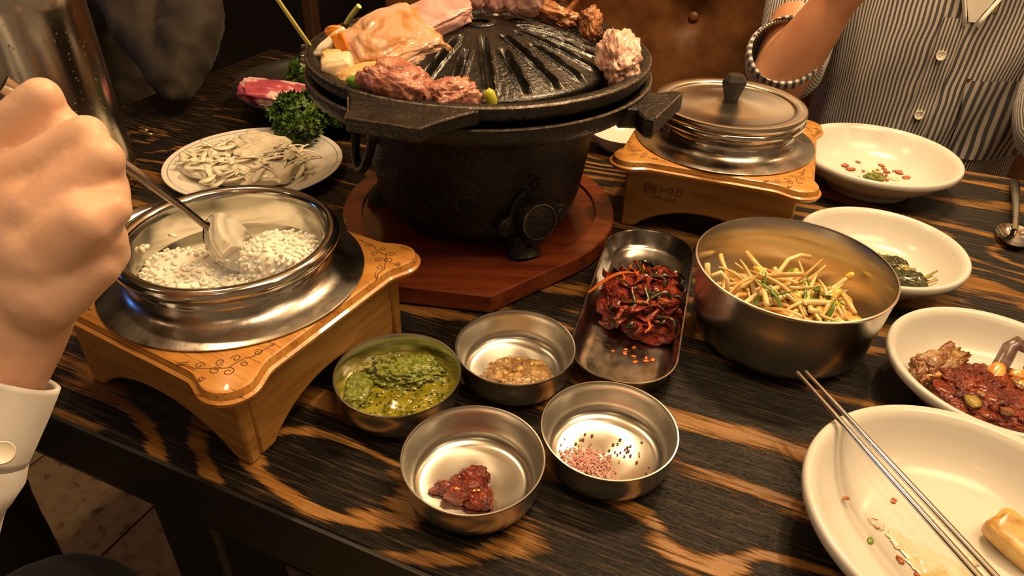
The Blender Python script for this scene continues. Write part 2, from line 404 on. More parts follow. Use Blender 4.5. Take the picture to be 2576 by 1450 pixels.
def make_steam():
    m = bpy.data.materials.new('steam')
    m.use_nodes = True
    nt = m.node_tree
    nt.nodes.remove(nt.nodes['Principled BSDF'])
    out = nt.nodes['Material Output']
    v = N(nt, 'ShaderNodeVolumeScatter')
    v.inputs['Color'].default_value = (0.95, 0.95, 0.95, 1)
    tc = N(nt, 'ShaderNodeTexCoord')
    nz = N(nt, 'ShaderNodeTexNoise', Scale=45.0, Detail=2)
    nt.links.new(tc.outputs['Object'], nz.inputs['Vector'])
    ln = N(nt, 'ShaderNodeVectorMath', operation='LENGTH')
    mp = N(nt, 'ShaderNodeMapping')
    mp.inputs['Scale'].default_value = (1 / 0.030, 1 / 0.022, 1 / 0.020)
    nt.links.new(tc.outputs['Object'], mp.inputs['Vector'])
    nt.links.new(mp.outputs[0], ln.inputs[0])
    fall = N(nt, 'ShaderNodeMapRange')
    fall.inputs['From Min'].default_value = 0.25
    fall.inputs['From Max'].default_value = 0.95
    fall.inputs['To Min'].default_value = 1
    fall.inputs['To Max'].default_value = 0
    nt.links.new(ln.outputs['Value'], fall.inputs['Value'])
    nm = N(nt, 'ShaderNodeMapRange')
    nm.inputs['From Min'].default_value = 0.35
    nm.inputs['From Max'].default_value = 0.7
    nm.inputs['To Max'].default_value = 40
    nt.links.new(nz.outputs['Fac'], nm.inputs['Value'])
    mu = N(nt, 'ShaderNodeMath', operation='MULTIPLY')
    nt.links.new(fall.outputs[0], mu.inputs[0])
    nt.links.new(nm.outputs[0], mu.inputs[1])
    nt.links.new(mu.outputs[0], v.inputs['Density'])
    nt.links.new(v.outputs[0], out.inputs['Volume'])
    MAT['steam'] = m


make_steam()


# ------------------------------------------------------------------ helpers
def at(u, v, depth):
    d = (u - 1288) * _r - (v - 725) * _u + FPX * _f
    return Vector((0, 0, CAMH)) + d * (depth / FPX)


def E2(a, b, z):
    """table frame (along the long edge, across, up) to world"""
    A = radians(-22.6)
    return Vector((a * cos(A) - b * sin(A), a * sin(A) + b * cos(A), z))


TABROT = radians(-22.6)


def tag(o, label=None, cat=None, group=None, kind=None):
    if label: o['label'] = label
    if cat: o['category'] = cat
    if group: o['group'] = group
    if kind: o['kind'] = kind
    return o


def empty(name, loc=(0, 0, 0), rz=0.0):
    o = bpy.data.objects.new(name, None)
    o.empty_display_size = 0.02
    o.location = loc
    o.rotation_euler = (0, 0, rz)
    COL.objects.link(o)
    return o


def link(name, me, mat, parent=None, loc=None, rot=None, sharp=40):
    if mat and not me.materials:
        me.materials.append(MAT[mat])
    if sharp is not None:
        me.shade_smooth()
        if sharp:
            me.set_sharp_from_angle(angle=radians(sharp))
    o = bpy.data.objects.new(name, me)
    COL.objects.link(o)
    if parent: o.parent = parent
    if loc is not None: o.location = loc
    if rot is not None: o.rotation_euler = rot
    return o


def mk(name, V, F, uvs=None):
    me = bpy.data.meshes.new(name)
    me.from_pydata([tuple(v) for v in V], [], F)
    if uvs is not None:
        ul = me.uv_layers.new(name='UVMap')
        for p in me.polygons:
            for li in p.loop_indices:
                ul.data[li].uv = uvs[me.loops[li].vertex_index]
    me.update()
    return me


class MB:
    """collects several shapes for one mesh"""
    def __init__(s):
        s.V, s.F = [], []

    def add(s, V, F, M=None):
        k = len(s.V)
        s.V += [(M @ Vector(v)) if M is not None else Vector(v) for v in V]
        s.F += [tuple(i + k for i in f) for f in F]
        return s

    def me(s, name='m'):
        return mk(name, s.V, s.F)


def lathe(prof, n=72):
    V, F, rings = [], [], []
    for r, z in prof:
        if r < 1e-6:
            rings.append([len(V)])
            V.append((0, 0, z))
        else:
            rings.append(list(range(len(V), len(V) + n)))
            V += [(r * cos(2 * pi * i / n), r * sin(2 * pi * i / n), z) for i in range(n)]
    for a, b in zip(rings, rings[1:]):
        for i in range(n):
            j = (i + 1) % n
            if len(a) == 1 and len(b) == 1: continue
            if len(a) == 1: F.append((a[0], b[j], b[i]))
            elif len(b) == 1: F.append((a[i], a[j], b[0]))
            else: F.append((a[i], a[j], b[j], b[i]))
    return V, F


def tube(path, radii, n=10, flat=1.0, up=None):
    """closed tube along a path, returns verts, faces; flat squeezes the second axis"""
    P = [Vector(p) for p in path]
    if isinstance(radii, (int, float)): radii = [radii] * len(P)
    T = []
    for i in range(len(P)):
        a, b = P[max(0, i - 1)], P[min(len(P) - 1, i + 1)]
        T.append((b - a).normalized())
    x = Vector(up) if up else (Vector((0, 0, 1)) if abs(T[0].z) < 0.9 else Vector((1, 0, 0)))
    V, F = [], []
    for i, p in enumerate(P):
        x = (x - T[i] * x.dot(T[i])).normalized()
        y = T[i].cross(x)
        for k in range(n):
            a = 2 * pi * k / n
            V.append(p + radii[i] * (cos(a) * y + sin(a) * flat * x))
    for i in range(len(P) - 1):
        for k in range(n):
            l = (k + 1) % n
            F.append((i * n + k, i * n + l, (i + 1) * n + l, (i + 1) * n + k))
    F.append(tuple(range(n))[::-1])
    F.append(tuple((len(P) - 1) * n + k for k in range(n)))
    return V, F


def outline_stack(outline, levels):
    """outline: closed ccw list of xy; levels: (inset, z) from bottom to top; capped"""
    n = len(outline)
    P = [Vector((x, y)) for x, y in outline]
    NN = []
    for i in range(n):
        t = (P[(i + 1) % n] - P[i - 1])
        t.normalize()
        NN.append(Vector((t.y, -t.x)))
    V, F = [], []
    for ins, z in levels:
        for p, q in zip(P, NN):
            V.append((p.x - q.x * ins, p.y - q.y * ins, z))
    for k in range(len(levels) - 1):
        for i in range(n):
            j = (i + 1) % n
            F.append((k * n + i, k * n + j, (k + 1) * n + j, (k + 1) * n + i))
    F.append(tuple(range(n))[::-1])
    F.append(tuple((len(levels) - 1) * n + i for i in range(n)))
    return V, F


def box(c, d):
    x, y, z = c
    a, b, e = d[0] / 2, d[1] / 2, d[2] / 2
    V = [(x + sx * a, y + sy * b, z + sz * e) for sx in (-1, 1) for sy in (-1, 1) for sz in (-1, 1)]
    F = [(0, 1, 3, 2), (4, 6, 7, 5), (0, 4, 5, 1), (2, 3, 7, 6), (0, 2, 6, 4), (1, 5, 7, 3)]
    return V, F


def bevel(o, w, seg=3):
    m = o.modifiers.new('bevel', 'BEVEL')
    m.width = w
    m.segments = seg
    m.limit_method = 'ANGLE'
    m.angle_limit = radians(35)
    return o


_ICO = {}


def ico(sub):
    if sub not in _ICO:
        bm = bmesh.new()
        bmesh.ops.create_icosphere(bm, subdivisions=sub, radius=1)
        bm.verts.ensure_lookup_table()
        _ICO[sub] = ([v.co.copy() for v in bm.verts], [tuple(v.index for v in f.verts) for f in bm.faces])
        bm.free()
    return _ICO[sub]


def blob(dim, seed=0, amp=0.15, freq=3.0, sub=4, power=0.8, oct=3, fine=0.0, ffreq=12.0, bend=None):
    V0, F = ico(sub)
    off = Vector((seed * 7.13, seed * 3.71, seed * 1.97))
    V = []
    for v in V0:
        q = Vector([math.copysign(abs(c) ** power, c) for c in v])
        d = 1 + amp * mnoise.fractal(v * freq * 0.5 + off, 1.0, 2.0, oct)
        if fine: d += fine * mnoise.fractal(v * ffreq + off, 0.8, 2.0, 3)
        p = Vector((q.x * dim[0] * d, q.y * dim[1] * d, q.z * dim[2] * d))
        if bend: p = bend(p)
        V.append(p)
    return V, list(F)


def capsule(p0, p1, r0, r1, n=14, rings=4):
    p0, p1 = Vector(p0), Vector(p1)
    t = (p1 - p0)
    L = t.length
    t = t / L if L > 1e-9 else Vector((0, 0, 1))
    x = Vector((0, 0, 1)) if abs(t.z) < 0.9 else Vector((1, 0, 0))
    x = (x - t * x.dot(t)).normalized()
    y = t.cross(x)
    prof = [(-r0 * cos(a), r0 * sin(a)) for a in [pi / 2 * k / rings for k in range(rings + 1)]]
    prof += [(L + r1 * sin(a), r1 * cos(a)) for a in [pi / 2 * k / rings for k in range(rings + 1)]]
    V, F, R = [], [], []
    for s, r in prof:
        if r < 1e-6:
            R.append([len(V)])
            V.append(p0 + t * s)
        else:
            R.append(list(range(len(V), len(V) + n)))
            V += [p0 + t * s + r * (cos(2 * pi * k / n) * x + sin(2 * pi * k / n) * y) for k in range(n)]
    for a, b in zip(R, R[1:]):
        for i in range(n):
            j = (i + 1) % n
            if len(a) == 1: F.append((a[0], b[i], b[j]))
            elif len(b) == 1: F.append((a[j], a[i], b[0]))
            else: F.append((a[j], a[i], b[i], b[j]))
    return V, F


def fuse(caps, voxel, smooth=6, factor=0.5, extra=()):
    """one continuous skin around tapered limbs"""
    mb = MB()
    for c in caps: mb.add(*capsule(*c))
    for V, F in extra: mb.add(V, F)
    me = mb.me('tmp')
    o = bpy.data.objects.new('tmp', me)
    COL.objects.link(o)
    r = o.modifiers.new('r', 'REMESH')
    r.mode = 'VOXEL'
    r.voxel_size = voxel
    if smooth:
        s = o.modifiers.new('s', 'SMOOTH')
        s.iterations = smooth
        s.factor = factor
    dg = bpy.context.evaluated_depsgraph_get()
    out = bpy.data.meshes.new_from_object(o.evaluated_get(dg))
    bpy.data.objects.remove(o)
    bpy.data.meshes.remove(me)
    return out


def wrinkle(me, amp, freq, seed=0, ridged=False):
    off = Vector((seed * 3.3, seed * 1.7, seed * 5.1))
    ns = [v.normal.copy() for v in me.vertices]
    for v, n in zip(me.vertices, ns):
        k = mnoise.fractal(v.co * freq + off, 1.0, 2.0, 3)
        if ridged: k = 0.6 - 2.2 * abs(k)
        v.co += n * amp * k
    me.update()
    return me


# ------------------------------------------------------------------ the room
FLOOR = -0.73
fl_ = empty('floor', (0, 0, FLOOR))
tag(fl_, 'beige speckled tile floor under the table', 'floor', kind='structure')
link('grout_bed', mk('grout', [(-3.5, -1.5, -0.003), (3.5, -1.5, -0.003), (3.5, 3.6, -0.003), (-3.5, 3.6, -0.003)], [(0, 1, 2, 3)]), 'grout', fl_, sharp=None)
tile_me = mk('tile', *outline_stack([(-0.1475, -0.1475), (0.1475, -0.1475), (0.1475, 0.1475), (-0.1475, 0.1475)], [(0, -0.003), (0, -0.0008), (0.0012, 0.0)]))
tile_me.materials.append(MAT['speckled_tile'])
for ia in range(-11, 6):
    for ib in range(-4, 8):
        p = E2(ia * 0.30 + 0.09, ib * 0.30 + 0.11, 0)
        if abs(p.x) > 3.3: continue
        to_ = bpy.data.objects.new('tile', tile_me)
        COL.objects.link(to_)
        to_.parent = fl_
        to_.location = p
        to_.rotation_euler = (0, 0, TABROT)
wb = empty('wall_back', E2(0, 2.05, 0), TABROT)
tag(wb, 'dark brown wall behind the bench', 'wall', kind='structure')
link('wall_panel', mk('wall', *box((0, 0.05, -0.12), (6.5, 0.1, 1.22))), 'dark_wall', wb, sharp=None)
link('upper_wall', mk('wall', *box((0, 0.055, 1.22), (6.5, 0.09, 1.46))), 'warm_plaster', wb, sharp=None)  # unseen upper wall, its pale tone chosen to brighten reflections in the steel lid
wl_ = link('wall_left', mk('wl', *box((0, 0, 0.6), (0.1, 5.5, 2.7))), 'dark_wall', loc=E2(-3.0, 0.0, 0), rot=(0, 0, TABROT), sharp=None)
tag(wl_, 'dark side wall beyond the end of the table', 'wall', kind='structure')
cl = link('ceiling', mk('ceiling', *box((0, 0.8, 1.95), (7.5, 6, 0.06))), 'ceiling_paint', sharp=None)
tag(cl, 'plain warm ceiling above the table', 'ceiling', kind='structure')

# banquette
bq = empty('banquette', E2(0, 1.35, FLOOR), TABROT)
tag(bq, 'brown button-tufted leather bench behind the table', 'bench')
V, F = [], []
na, nz_ = 150, 44
BX0, BX1 = -0.98, 1.5
buttons = [(a, z) for a in (-0.83, -0.55, -0.262, 0.03, 0.32, 0.61, 0.9, 1.2) for z in (0.047 - FLOOR,)]
buttons += [(a + 0.145, 0.25 - FLOOR) for a, _ in buttons[:8]]


def back_y(a, z):
    y = 0.115
    for (ba, bz) in buttons:
        d2 = ((a - ba) ** 2 + (z - bz) ** 2)
        y += 0.030 * exp(-d2 / (2 * 0.030 ** 2)) + 0.012 * exp(-d2 / (2 * 0.09 ** 2))
    return y + 0.004 * mnoise.noise(Vector((a * 6, z * 6, 0)))


for i in range(na + 1):
    for j in range(nz_ + 1):
        a = BX0 + (BX1 - BX0) * i / na
        z = 0.40 + 0.85 * j / nz_
        V.append((a, back_y(a, z) + 0.05, z))
for i in range(na):
    for j in range(nz_):
        k = i * (nz_ + 1) + j
        F.append((k, k + nz_ + 1, k + nz_ + 2, k + 1))
n0 = len(V)
mbq = MB().add(V, F)
mbq.add(*box(((BX0 + BX1) / 2, 0.29, 0.82), (BX1 - BX0, 0.16, 0.86)))
link('backrest', mbq.me(), 'leather', bq)
so = link('seat', mk('seat', *box(((BX0 + BX1) / 2, -0.02, 0.300), (BX1 - BX0, 0.42, 0.13))), 'leather', bq)
bevel(so, 0.04, 4)
link('plinth', mk('plinth', *box(((BX0 + BX1) / 2, 0.02, 0.115), (BX1 - BX0 - 0.02, 0.38, 0.23))), 'dark_wall', bq)
for (ba, bz) in buttons:
    if ba > 1.3: continue
    link('tuft_button', mk('b', *blob((0.011, 0.007, 0.011), 1, 0, sub=3, power=1)), 'leather', bq, (ba, back_y(ba, bz) + 0.046, bz))
po = link('wooden_post', mk('post', *box((0, 0, 0.6), (0.035, 0.035, 1.5))), 'brown_post', loc=E2(-1.285, 1.62, FLOOR + 0.15), rot=(0, 0, TABROT))
bevel(po, 0.006)
tag(po, 'narrow brown wooden post in the dark behind the grill', 'post')

# table
tb = empty('dining_table', E2(0, 0, 0), TABROT)
tag(tb, 'charred dark wooden table with orange swirling grain', 'table')
TX0, TX1, TY0, TY1 = -0.97, 1.1, 0.2333, 1.09
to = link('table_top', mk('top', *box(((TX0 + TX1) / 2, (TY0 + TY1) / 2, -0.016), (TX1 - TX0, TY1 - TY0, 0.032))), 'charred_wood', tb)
bevel(to, 0.002, 2)
for (cx, cy, sx, sy, nm) in [((TX0 + TX1) / 2, TY0 + 0.012, TX1 - TX0 - 0.004, 0.02, 'apron'), ((TX0 + TX1) / 2, TY1 - 0.012, TX1 - TX0 - 0.004, 0.02, 'apron'),
                             (TX0 + 0.012, (TY0 + TY1) / 2, 0.02, TY1 - TY0 - 0.05, 'apron'), (TX1 - 0.012, (TY0 + TY1) / 2, 0.02, TY1 - TY0 - 0.05, 'apron')]:
    link(nm, mk('apron', *box((cx, cy, -0.046), (sx, sy, 0.028))), 'charred_edge', tb)
link('edge_band', mk('band', *box(((TX0 + TX1) / 2, TY0 - 0.001, -0.0305), (TX1 - TX0, 0.004, 0.057))), 'charred_edge', tb)
for (a, b) in [(-0.425, 0.30), (-0.425, 1.02), (0.95, 0.30), (0.95, 1.02)]:
    lg = link('leg', mk('leg', *box((a, b, FLOOR / 2 - 0.03), (0.075, 0.07, -FLOOR - 0.06))), 'rubber_black', tb)
    bevel(lg, 0.006)
    if b < 0.5 and a < 0:
        bo = MB()
        bo.add(*lathe([(0, 0.010), (0.006, 0.009), (0.008, 0.006), (0.009, 0.0), (0, 0)], 14), Matrix.Translation((a - 0.012, b - 0.0352, -0.100)) @ Matrix.Rotation(pi / 2, 4, 'X'))
        bo.add(*lathe([(0, 0.010), (0.004, 0.009), (0.006, 0.006), (0.006, 0.0), (0, 0)], 14), Matrix.Translation((a - 0.028, b - 0.0352, -0.088)) @ Matrix.Rotation(pi / 2, 4, 'X'))
        link('bolt', bo.me(), 'steel_polished', lg)

# ------------------------------------------------------------------ round red board under the stove
GC = (-0.0405, 0.735)
bd = empty('stove_board', (GC[0], GC[1], 0))
tag(bd, 'round reddish brown wooden board under the iron stove', 'board')
R0 = 0.1545
pts = []
axis = radians(-98)
ears = []
for s in (0, pi):
    for w, d in ((-0.052, 0.181), (0.046, 0.181)):
        A = axis + s
        ears.append((d * cos(A) - w * sin(A) * 1, d * sin(A) + w * cos(A)))
hull = [(R0 * cos(2 * pi * k / 180), R0 * sin(2 * pi * k / 180)) for k in range(180)] + ears


def convex(points):
    P = sorted(points)
    def half(P):
        h = []
        for p in P:
            while len(h) >= 2 and (h[-1][0] - h[-2][0]) * (p[1] - h[-2][1]) - (h[-1][1] - h[-2][1]) * (p[0] - h[-2][0]) <= 0: h.pop()
            h.append(p)
        return h
    a, b = half(P), half(P[::-1])
    return a[:-1] + b[:-1]


def resample(poly, step):
    out = []
    for i in range(len(poly)):
        a, b = Vector(poly[i]), Vector(poly[(i + 1) % len(poly)])
        k = max(1, int((b - a).length / step))
        out += [tuple(a.lerp(b, t / k)) for t in range(k)]
    return out


hp = resample(convex(hull), 0.008)
V, F = outline_stack(hp, [(0.004, 0.0), (0.0, 0.003), (0.0, 0.0205), (0.0015, 0.022), (0.004, 0.022)])
# top surface with a turned groove
F.pop()
mb = MB().add(V, F)
base = len(mb.V) - len(hp)
rr = [(0.1335, 0.022), (0.1325, 0.0185), (0.128, 0.018), (0.0001, 0.018)]
ring = []
for r, z in rr[:3]:
    ids = []
    for (x, y) in hp:
        a = atan2(y, x)
        ids.append(len(mb.V))
        mb.V.append(Vector((r * cos(a), r * sin(a), z)))
    ring.append(ids)
prev = list(range(base, base + len(hp)))
for ids in ring:
    for i in range(len(hp)):
        j = (i + 1) % len(hp)
        mb.F.append((prev[i], prev[j], ids[j], ids[i]))
    prev = ids
mb.F.append(tuple(prev))
link('board', mb.me(), 'red_wood', bd, sharp=30)
A = axis
nt_ = MB().add(*tube([(0.176 * cos(A) - w * sin(A), 0.176 * sin(A) + w * cos(A), 0.001) for w in (0.004, 0.012, 0.02, 0.028)], [0.004, 0.0065, 0.0065, 0.004], 10))
# ------------------------------------------------------------------ iron stove
st = empty('iron_stove', (GC[0], GC[1], 0.018))
tag(st, 'black cast iron charcoal stove standing on the red round board', 'stove')
BZ = 0.018
prof = [(0, 0.030), (0.085, 0.030), (0.100, 0.032), (0.108, 0.038), (0.1125, 0.055), (0.1165, 0.080), (0.1205, 0.112), (0.1225, 0.126), (0.1265, 0.1275), (0.130, 0.145), (0.135, 0.151),
        (0.150, 0.156), (0.166, 0.161), (0.1725, 0.166), (0.1755, 0.173), (0.1755, 0.1805), (0.1735, 0.1815), (0.1690, 0.1805), (0.166, 0.174), (0.155, 0.168), (0.12, 0.160), (0.105, 0.12), (0.10, 0.06), (0, 0.055)]
prof = [(r, z - BZ) for r, z in prof]
link('stove_body', mk('body', *lathe(prof, 96)), 'cast_iron', st, sharp=50)
link('worn_rim', mk('rim', *lathe([(0.1752, 0.1800 - BZ), (0.1758, 0.1806 - BZ), (0.1752, 0.1816 - BZ), (0.1738, 0.1819 - BZ), (0.1732, 0.1812 - BZ)], 96)), 'iron_edge', st)
# feet
for a in (-63.5, 56, 176):
    A = radians(a)
    mb = MB()
    mb.add(*tube([(0.100 * cos(A), 0.100 * sin(A), 0.030), (0.106 * cos(A), 0.106 * sin(A), 0.018), (0.112 * cos(A), 0.112 * sin(A), 0.006), (0.114 * cos(A), 0.114 * sin(A), 0.0)], [0.014, 0.013, 0.017, 0.019], 14))
    link('foot', mb.me(), 'cast_iron', st)


# valve cover on the front
def on_body(deg, z, r):
    A = radians(deg)
    return Matrix.Translation((r * cos(A), r * sin(A), z - BZ)) @ Matrix.Rotation(A, 4, 'Z') @ Matrix.Rotation(pi / 2, 4, 'Y')


vc = empty('valve_cover', (0, 0, 0))
vc.parent = st
# three lobed plate: local z points outwards, local x down, local y along the wall
lob = []
cx3 = [(-0.030, 0.0), (0.012, -0.029), (0.010, 0.030)]
for k in range(120):
    a = 2 * pi * k / 120
    best = 0.027
    for (px, py) in cx3:
        dd = hypot(px, py)
        ca = cos(a - atan2(py, px))
        disc = 0.0105 ** 2 - dd * dd * (1 - ca * ca)
        if disc > 0 and ca > 0: best = max(best, dd * ca + sqrt(disc))
    lob.append((best * cos(a), best * sin(a)))
V, F = outline_stack(lob, [(0.0, -0.016), (0.0, 0.006), (0.002, 0.008)])
mb = MB().add(V, F, on_body(-60, 0.070, 0.113))
link('cover_plate', mb.me(), 'cast_iron', vc)
mb = MB().add(*lathe([(0, -0.01), (0.0215, -0.01), (0.0205, 0.012), (0.0185, 0.027), (0.0175, 0.030), (0, 0.0305)], 40), on_body(-61.5, 0.064, 0.108) @ Matrix.Rotation(radians(-6), 4, 'Y'))
link('valve_cap', mb.me(), 'cast_iron', vc, sharp=50)
mb = MB().add(*lathe([(0.0178, 0.0292), (0.0186, 0.0290), (0.0186, 0.0305), (0.0174, 0.0309)], 40), on_body(-61.5, 0.064, 0.108) @ Matrix.Rotation(radians(-6), 4, 'Y'))
link('worn_edge', mb.me(), 'iron_edge', vc)
mb = MB().add(*capsule((0.102 * cos(radians(-60)), 0.102 * sin(radians(-60)), 0.030), (0.122 * cos(radians(-60.5)), 0.122 * sin(radians(-60.5)), 0.026), 0.016, 0.013))
link('valve_neck', mb.me(), 'cast_iron', vc)
for (a, z) in ((-60, 0.1005), (-74.6, 0.0590), (-45.2, 0.0605)):
    M = on_body(a, z, 0.121)
    mb = MB().add(*lathe([(0, 0.0), (0.0062, 0.0), (0.0060, 0.003), (0.0045, 0.0046), (0, 0.005)], 20), M)
    s_ = link('screw', mb.me(), 'dark_bolt', vc)
    for q in (0, pi / 2):
        link('slot', MB().add(*box((0, 0, 0.0050), (0.0075, 0.0012, 0.0008)), M @ Matrix.Rotation(q + 0.6, 4, 'Z')).me(), 'void_black', vc)
# air holes
for (a, z) in ((-107.3, 0.0847), (-93.7, 0.0815)):
    M = on_body(a, z, 0.1165)
    mb = MB().add(*lathe([(0.0125, -0.004), (0.0120, 0.001), (0.0085, 0.0015), (0.0078, 0.0008)], 20), M)
    ho = link('hole_rim', mb.me(), 'cast_iron', st)
    link('air_hole', MB().add(*lathe([(0, 0.0009), (0.0082, 0.0009), (0.0082, -0.003)], 20), M).me(), 'void_black', ho)


def lug(name, deg, z0, z1, r0, r1, w0, w1, mat, parent):
    A = radians(deg)
    M = Matrix.Rotation(A, 4, 'Z')
    out = resample([(r0, -w0), (r0 + 0.35 * (r1 - r0), -w0 * 0.78), (r1 - 0.012, -w1), (r1, -w1 + 0.004), (r1, w1 - 0.004), (r1 - 0.012, w1), (r0 + 0.35 * (r1 - r0), w0 * 0.78), (r0, w0)], 0.006)
    V, F = outline_stack(out, [(0.002, z0), (0.0, z0 + 0.002), (0.0, z1 - 0.0015), (0.0015, z1)])
    return link(name, MB().add(V, F, M).me(), mat, parent, sharp=30)


for dg in (-27, 153):
    A = radians(dg)
    M = Matrix.Rotation(A, 4, 'Z')
    out = resample([(0.165, -0.034), (0.180, -0.026), (0.187, -0.036), (0.193, -0.042), (0.202, -0.042), (0.203, 0.042), (0.194, 0.042), (0.187, 0.034), (0.180, 0.026), (0.165, 0.034)], 0.005)
    V, F = outline_stack(out, [(0.003, 0.159 - BZ), (0.0, 0.162 - BZ), (0.0, 0.1770 - BZ), (0.0015, 0.1785 - BZ)])
    lo = link('handle_lug', MB().add(V, F, M).me(), 'cast_iron', st, sharp=30)
    e_ = MB().add(*tube([(0.2022, -0.040, 0.1785 - BZ), (0.2028, 0.0, 0.1787 - BZ), (0.2028, 0.040, 0.1785 - BZ)], 0.0011, 8), M)
    link('worn_edge', e_.me(), 'iron_edge', lo)
# wire carrying handle on the far-left flank
A = radians(202)
wp = []
for k in range(21):
    t = pi * k / 20
    wp.append(Vector((0.120 + 0.014 * sin(t), 0.040 * cos(t), 0.145 - BZ - 0.060 * sin(t))))
link('wire_handle', MB().add(*tube(wp, 0.0045, 10), Matrix.Rotation(A, 4, 'Z')).me(), 'dark_bolt', st)
# side bolt
A = radians(163)
link('side_bolt', MB().add(*lathe([(0, 0.012), (0.007, 0.010), (0.009, 0.005), (0.009, -0.012), (0, -0.012)], 18), Matrix.Rotation(radians(176), 4, 'Z') @ Matrix.Translation((0.178, 0, 0.178 - BZ)) @ Matrix.Rotation(pi / 2, 4, 'Y')).me(), 'steel_pitcher', st)

# ------------------------------------------------------------------ dome grill pan
PZ = 0.1815
gp = empty('grill_pan', (GC[0], GC[1], PZ))
tag(gp, 'black ribbed dome-shaped iron grill pan on the stove', 'pan')
prof = [(0.10, 0.176), (0.150, 0.176), (0.160, 0.1815), (0.1675, 0.185), (0.1715, 0.189), (0.1730, 0.196), (0.1722, 0.1990), (0.1705, 0.2000), (0.1620, 0.1995), (0.1600, 0.1980), (0.1575, 0.190), (0.1535, 0.1805), (0.146, 0.178), (0.10, 0.178)]
prof = [(r, z - PZ) for r, z in prof]
link('pan_rim', mk('rim', *lathe(prof, 120)), 'cast_iron', gp, sharp=55)
link('worn_edge', mk('we', *lathe([(0.1722, 0.1978 - PZ), (0.1729, 0.1984 - PZ), (0.1722, 0.1994 - PZ), (0.1712, 0.2000 - PZ), (0.1706, 0.1996 - PZ)], 120)), 'iron_edge', gp)


def dome_z(r):
    """height of the dome above the table at radius r"""
    t = min(1.0, r / 0.1325)
    return 0.2245 - 0.0335 * t ** 1.7


NR, NS = 24, 20
V, F = [], []
nrad = 46
na = NR * NS
for i in range(nrad + 1):
    r = 0.0095 + (0.1325 - 0.0095) * i / nrad
    for k in range(na):
        th = 2 * pi * k / na
        ph = (k % NS) / NS
        z = dome_z(r)
        d = abs(ph - 0.5)
        # groove in the middle of each sector, flanked by raised rails; scaled so the groove keeps its width
        w = d * 2 * pi / NR * r
        inn = max(0.0, min(1.0, (r - 0.036) / 0.012)) * max(0.0, min(1.0, (0.1255 - r) / 0.005))
        odd = (k // NS) % 2
        if odd: inn *= max(0.0, min(1.0, (r - 0.062) / 0.010))
        gr = -0.0075 * exp(-(w / 0.0028) ** 4)
        rail = 0.0026 * exp(-((w - 0.0050) / 0.0016) ** 2)
        z += inn * (gr + rail)
        V.append((r * cos(th), r * sin(th), z - PZ))
for r, z in [(0.1335, 0.1885), (0.1335, 0.184), (0.130, 0.178)]:
    for k in range(na):
        th = 2 * pi * k / na
        V.append((r * cos(th), r * sin(th), z - PZ))
for i in range(nrad + 3):
    for k in range(na):
        l = (k + 1) % na
        F.append((i * na + k, (i + 1) * na + k, (i + 1) * na + l, i * na + l))
dm = link('ribbed_dome', mk('dome', V, F), 'cast_iron_oily', gp, sharp=60)
link('top_collar', mk('hole', *lathe([(0.0095, 0.2210 - PZ), (0.0095, 0.2250 - PZ), (0.0125, 0.2262 - PZ), (0.0165, 0.2252 - PZ), (0.0175, 0.2240 - PZ)], 40)), 'cast_iron_oily', gp)
link('top_hole', mk('holeb', *lathe([(0, 0.2215 - PZ), (0.0098, 0.2215 - PZ)], 24)), 'void_black', gp)
for dg in (-107, 73):
    lg_ = lug('handle_lug', dg, 0.1860 - PZ, 0.1990 - PZ, 0.165, 0.219, 0.060, 0.036, 'cast_iron', gp)
    A = radians(dg)
    link('worn_edge', MB().add(*tube([(0.178, -0.052, 0.1986 - PZ), (0.2065, -0.0362, 0.1985 - PZ), (0.2185, -0.0325, 0.1985 - PZ), (0.2185, 0.0325, 0.1985 - PZ), (0.2065, 0.0362, 0.1985 - PZ), (0.178, 0.052, 0.1986 - PZ)], 0.0008, 6), Matrix.Rotation(A, 4, 'Z')).me(), 'iron_edge', lg_)


def gpt(r, deg, z):
    A = radians(deg)
    return Vector((GC[0] + r * cos(A), GC[1] + r * sin(A), z))


# ------------------------------------------------------------------ meat and vegetables on the pan
def food(name, V, F, mat, label, cat, loc, rot=(0, 0, 0), group=None, sharp=None):
    o = link(name, mk(name, V, F), mat, loc=loc, rot=rot, sharp=sharp if sharp else 0)
    return tag(o, label, cat, group)


def sag(k):
    return lambda p: Vector((p.x, p.y, p.z - k * p.x * p.x))


FOODS = []
food('grilled_lamb', *blob((0.046, 0.040, 0.015), 3, 0.24, 2.4, 6, 0.58, 3, 0.035, 7, sag(3.2)), 'meat_grilled', 'thick lamb slab with golden seared top leaning on the dome', 'meat', (-0.1210, 0.6860, 0.2150), (radians(22), radians(-20), radians(30)), 'lamb on the grill')
food('lamb_slice', *blob((0.042, 0.024, 0.010), 9, 0.18, 2.2, 5, 0.6, 3, 0.03, 8, sag(4)), 'meat_pink', 'pink lamb slice lying between the seared slab and the raw chunks', 'meat', (-0.0860, 0.7180, 0.2320), (radians(18), radians(-16), radians(32)), 'lamb on the grill')
for i, (x, y, z, d, rz, lb) in enumerate([(-0.088, 0.778, 0.2500, (0.034, 0.024, 0.013), 10, 'raw pale lamb chunk with a bluish edge behind the pink slice'),
                                          (-0.052, 0.778, 0.2420, (0.020, 0.018, 0.014), -25, 'raw glistening lamb chunk just behind the top hole of the dome'),
                                          (-0.028, 0.776, 0.2420, (0.016, 0.017, 0.015), 40, 'small raw lamb chunk between two larger raw chunks on the dome'),
                                          (0.000, 0.774, 0.2450, (0.021, 0.017, 0.021), 15, 'raw lamb chunk with a broad fat stripe on the dome top')]):
    food('raw_lamb', *blob(d, 20 + i, 0.22, 2.6, 5, 0.6, 3, 0.04, 8), 'meat_pink', lb, 'meat', (x, y, z), (radians(8), 0, radians(rz)), 'lamb on the grill')
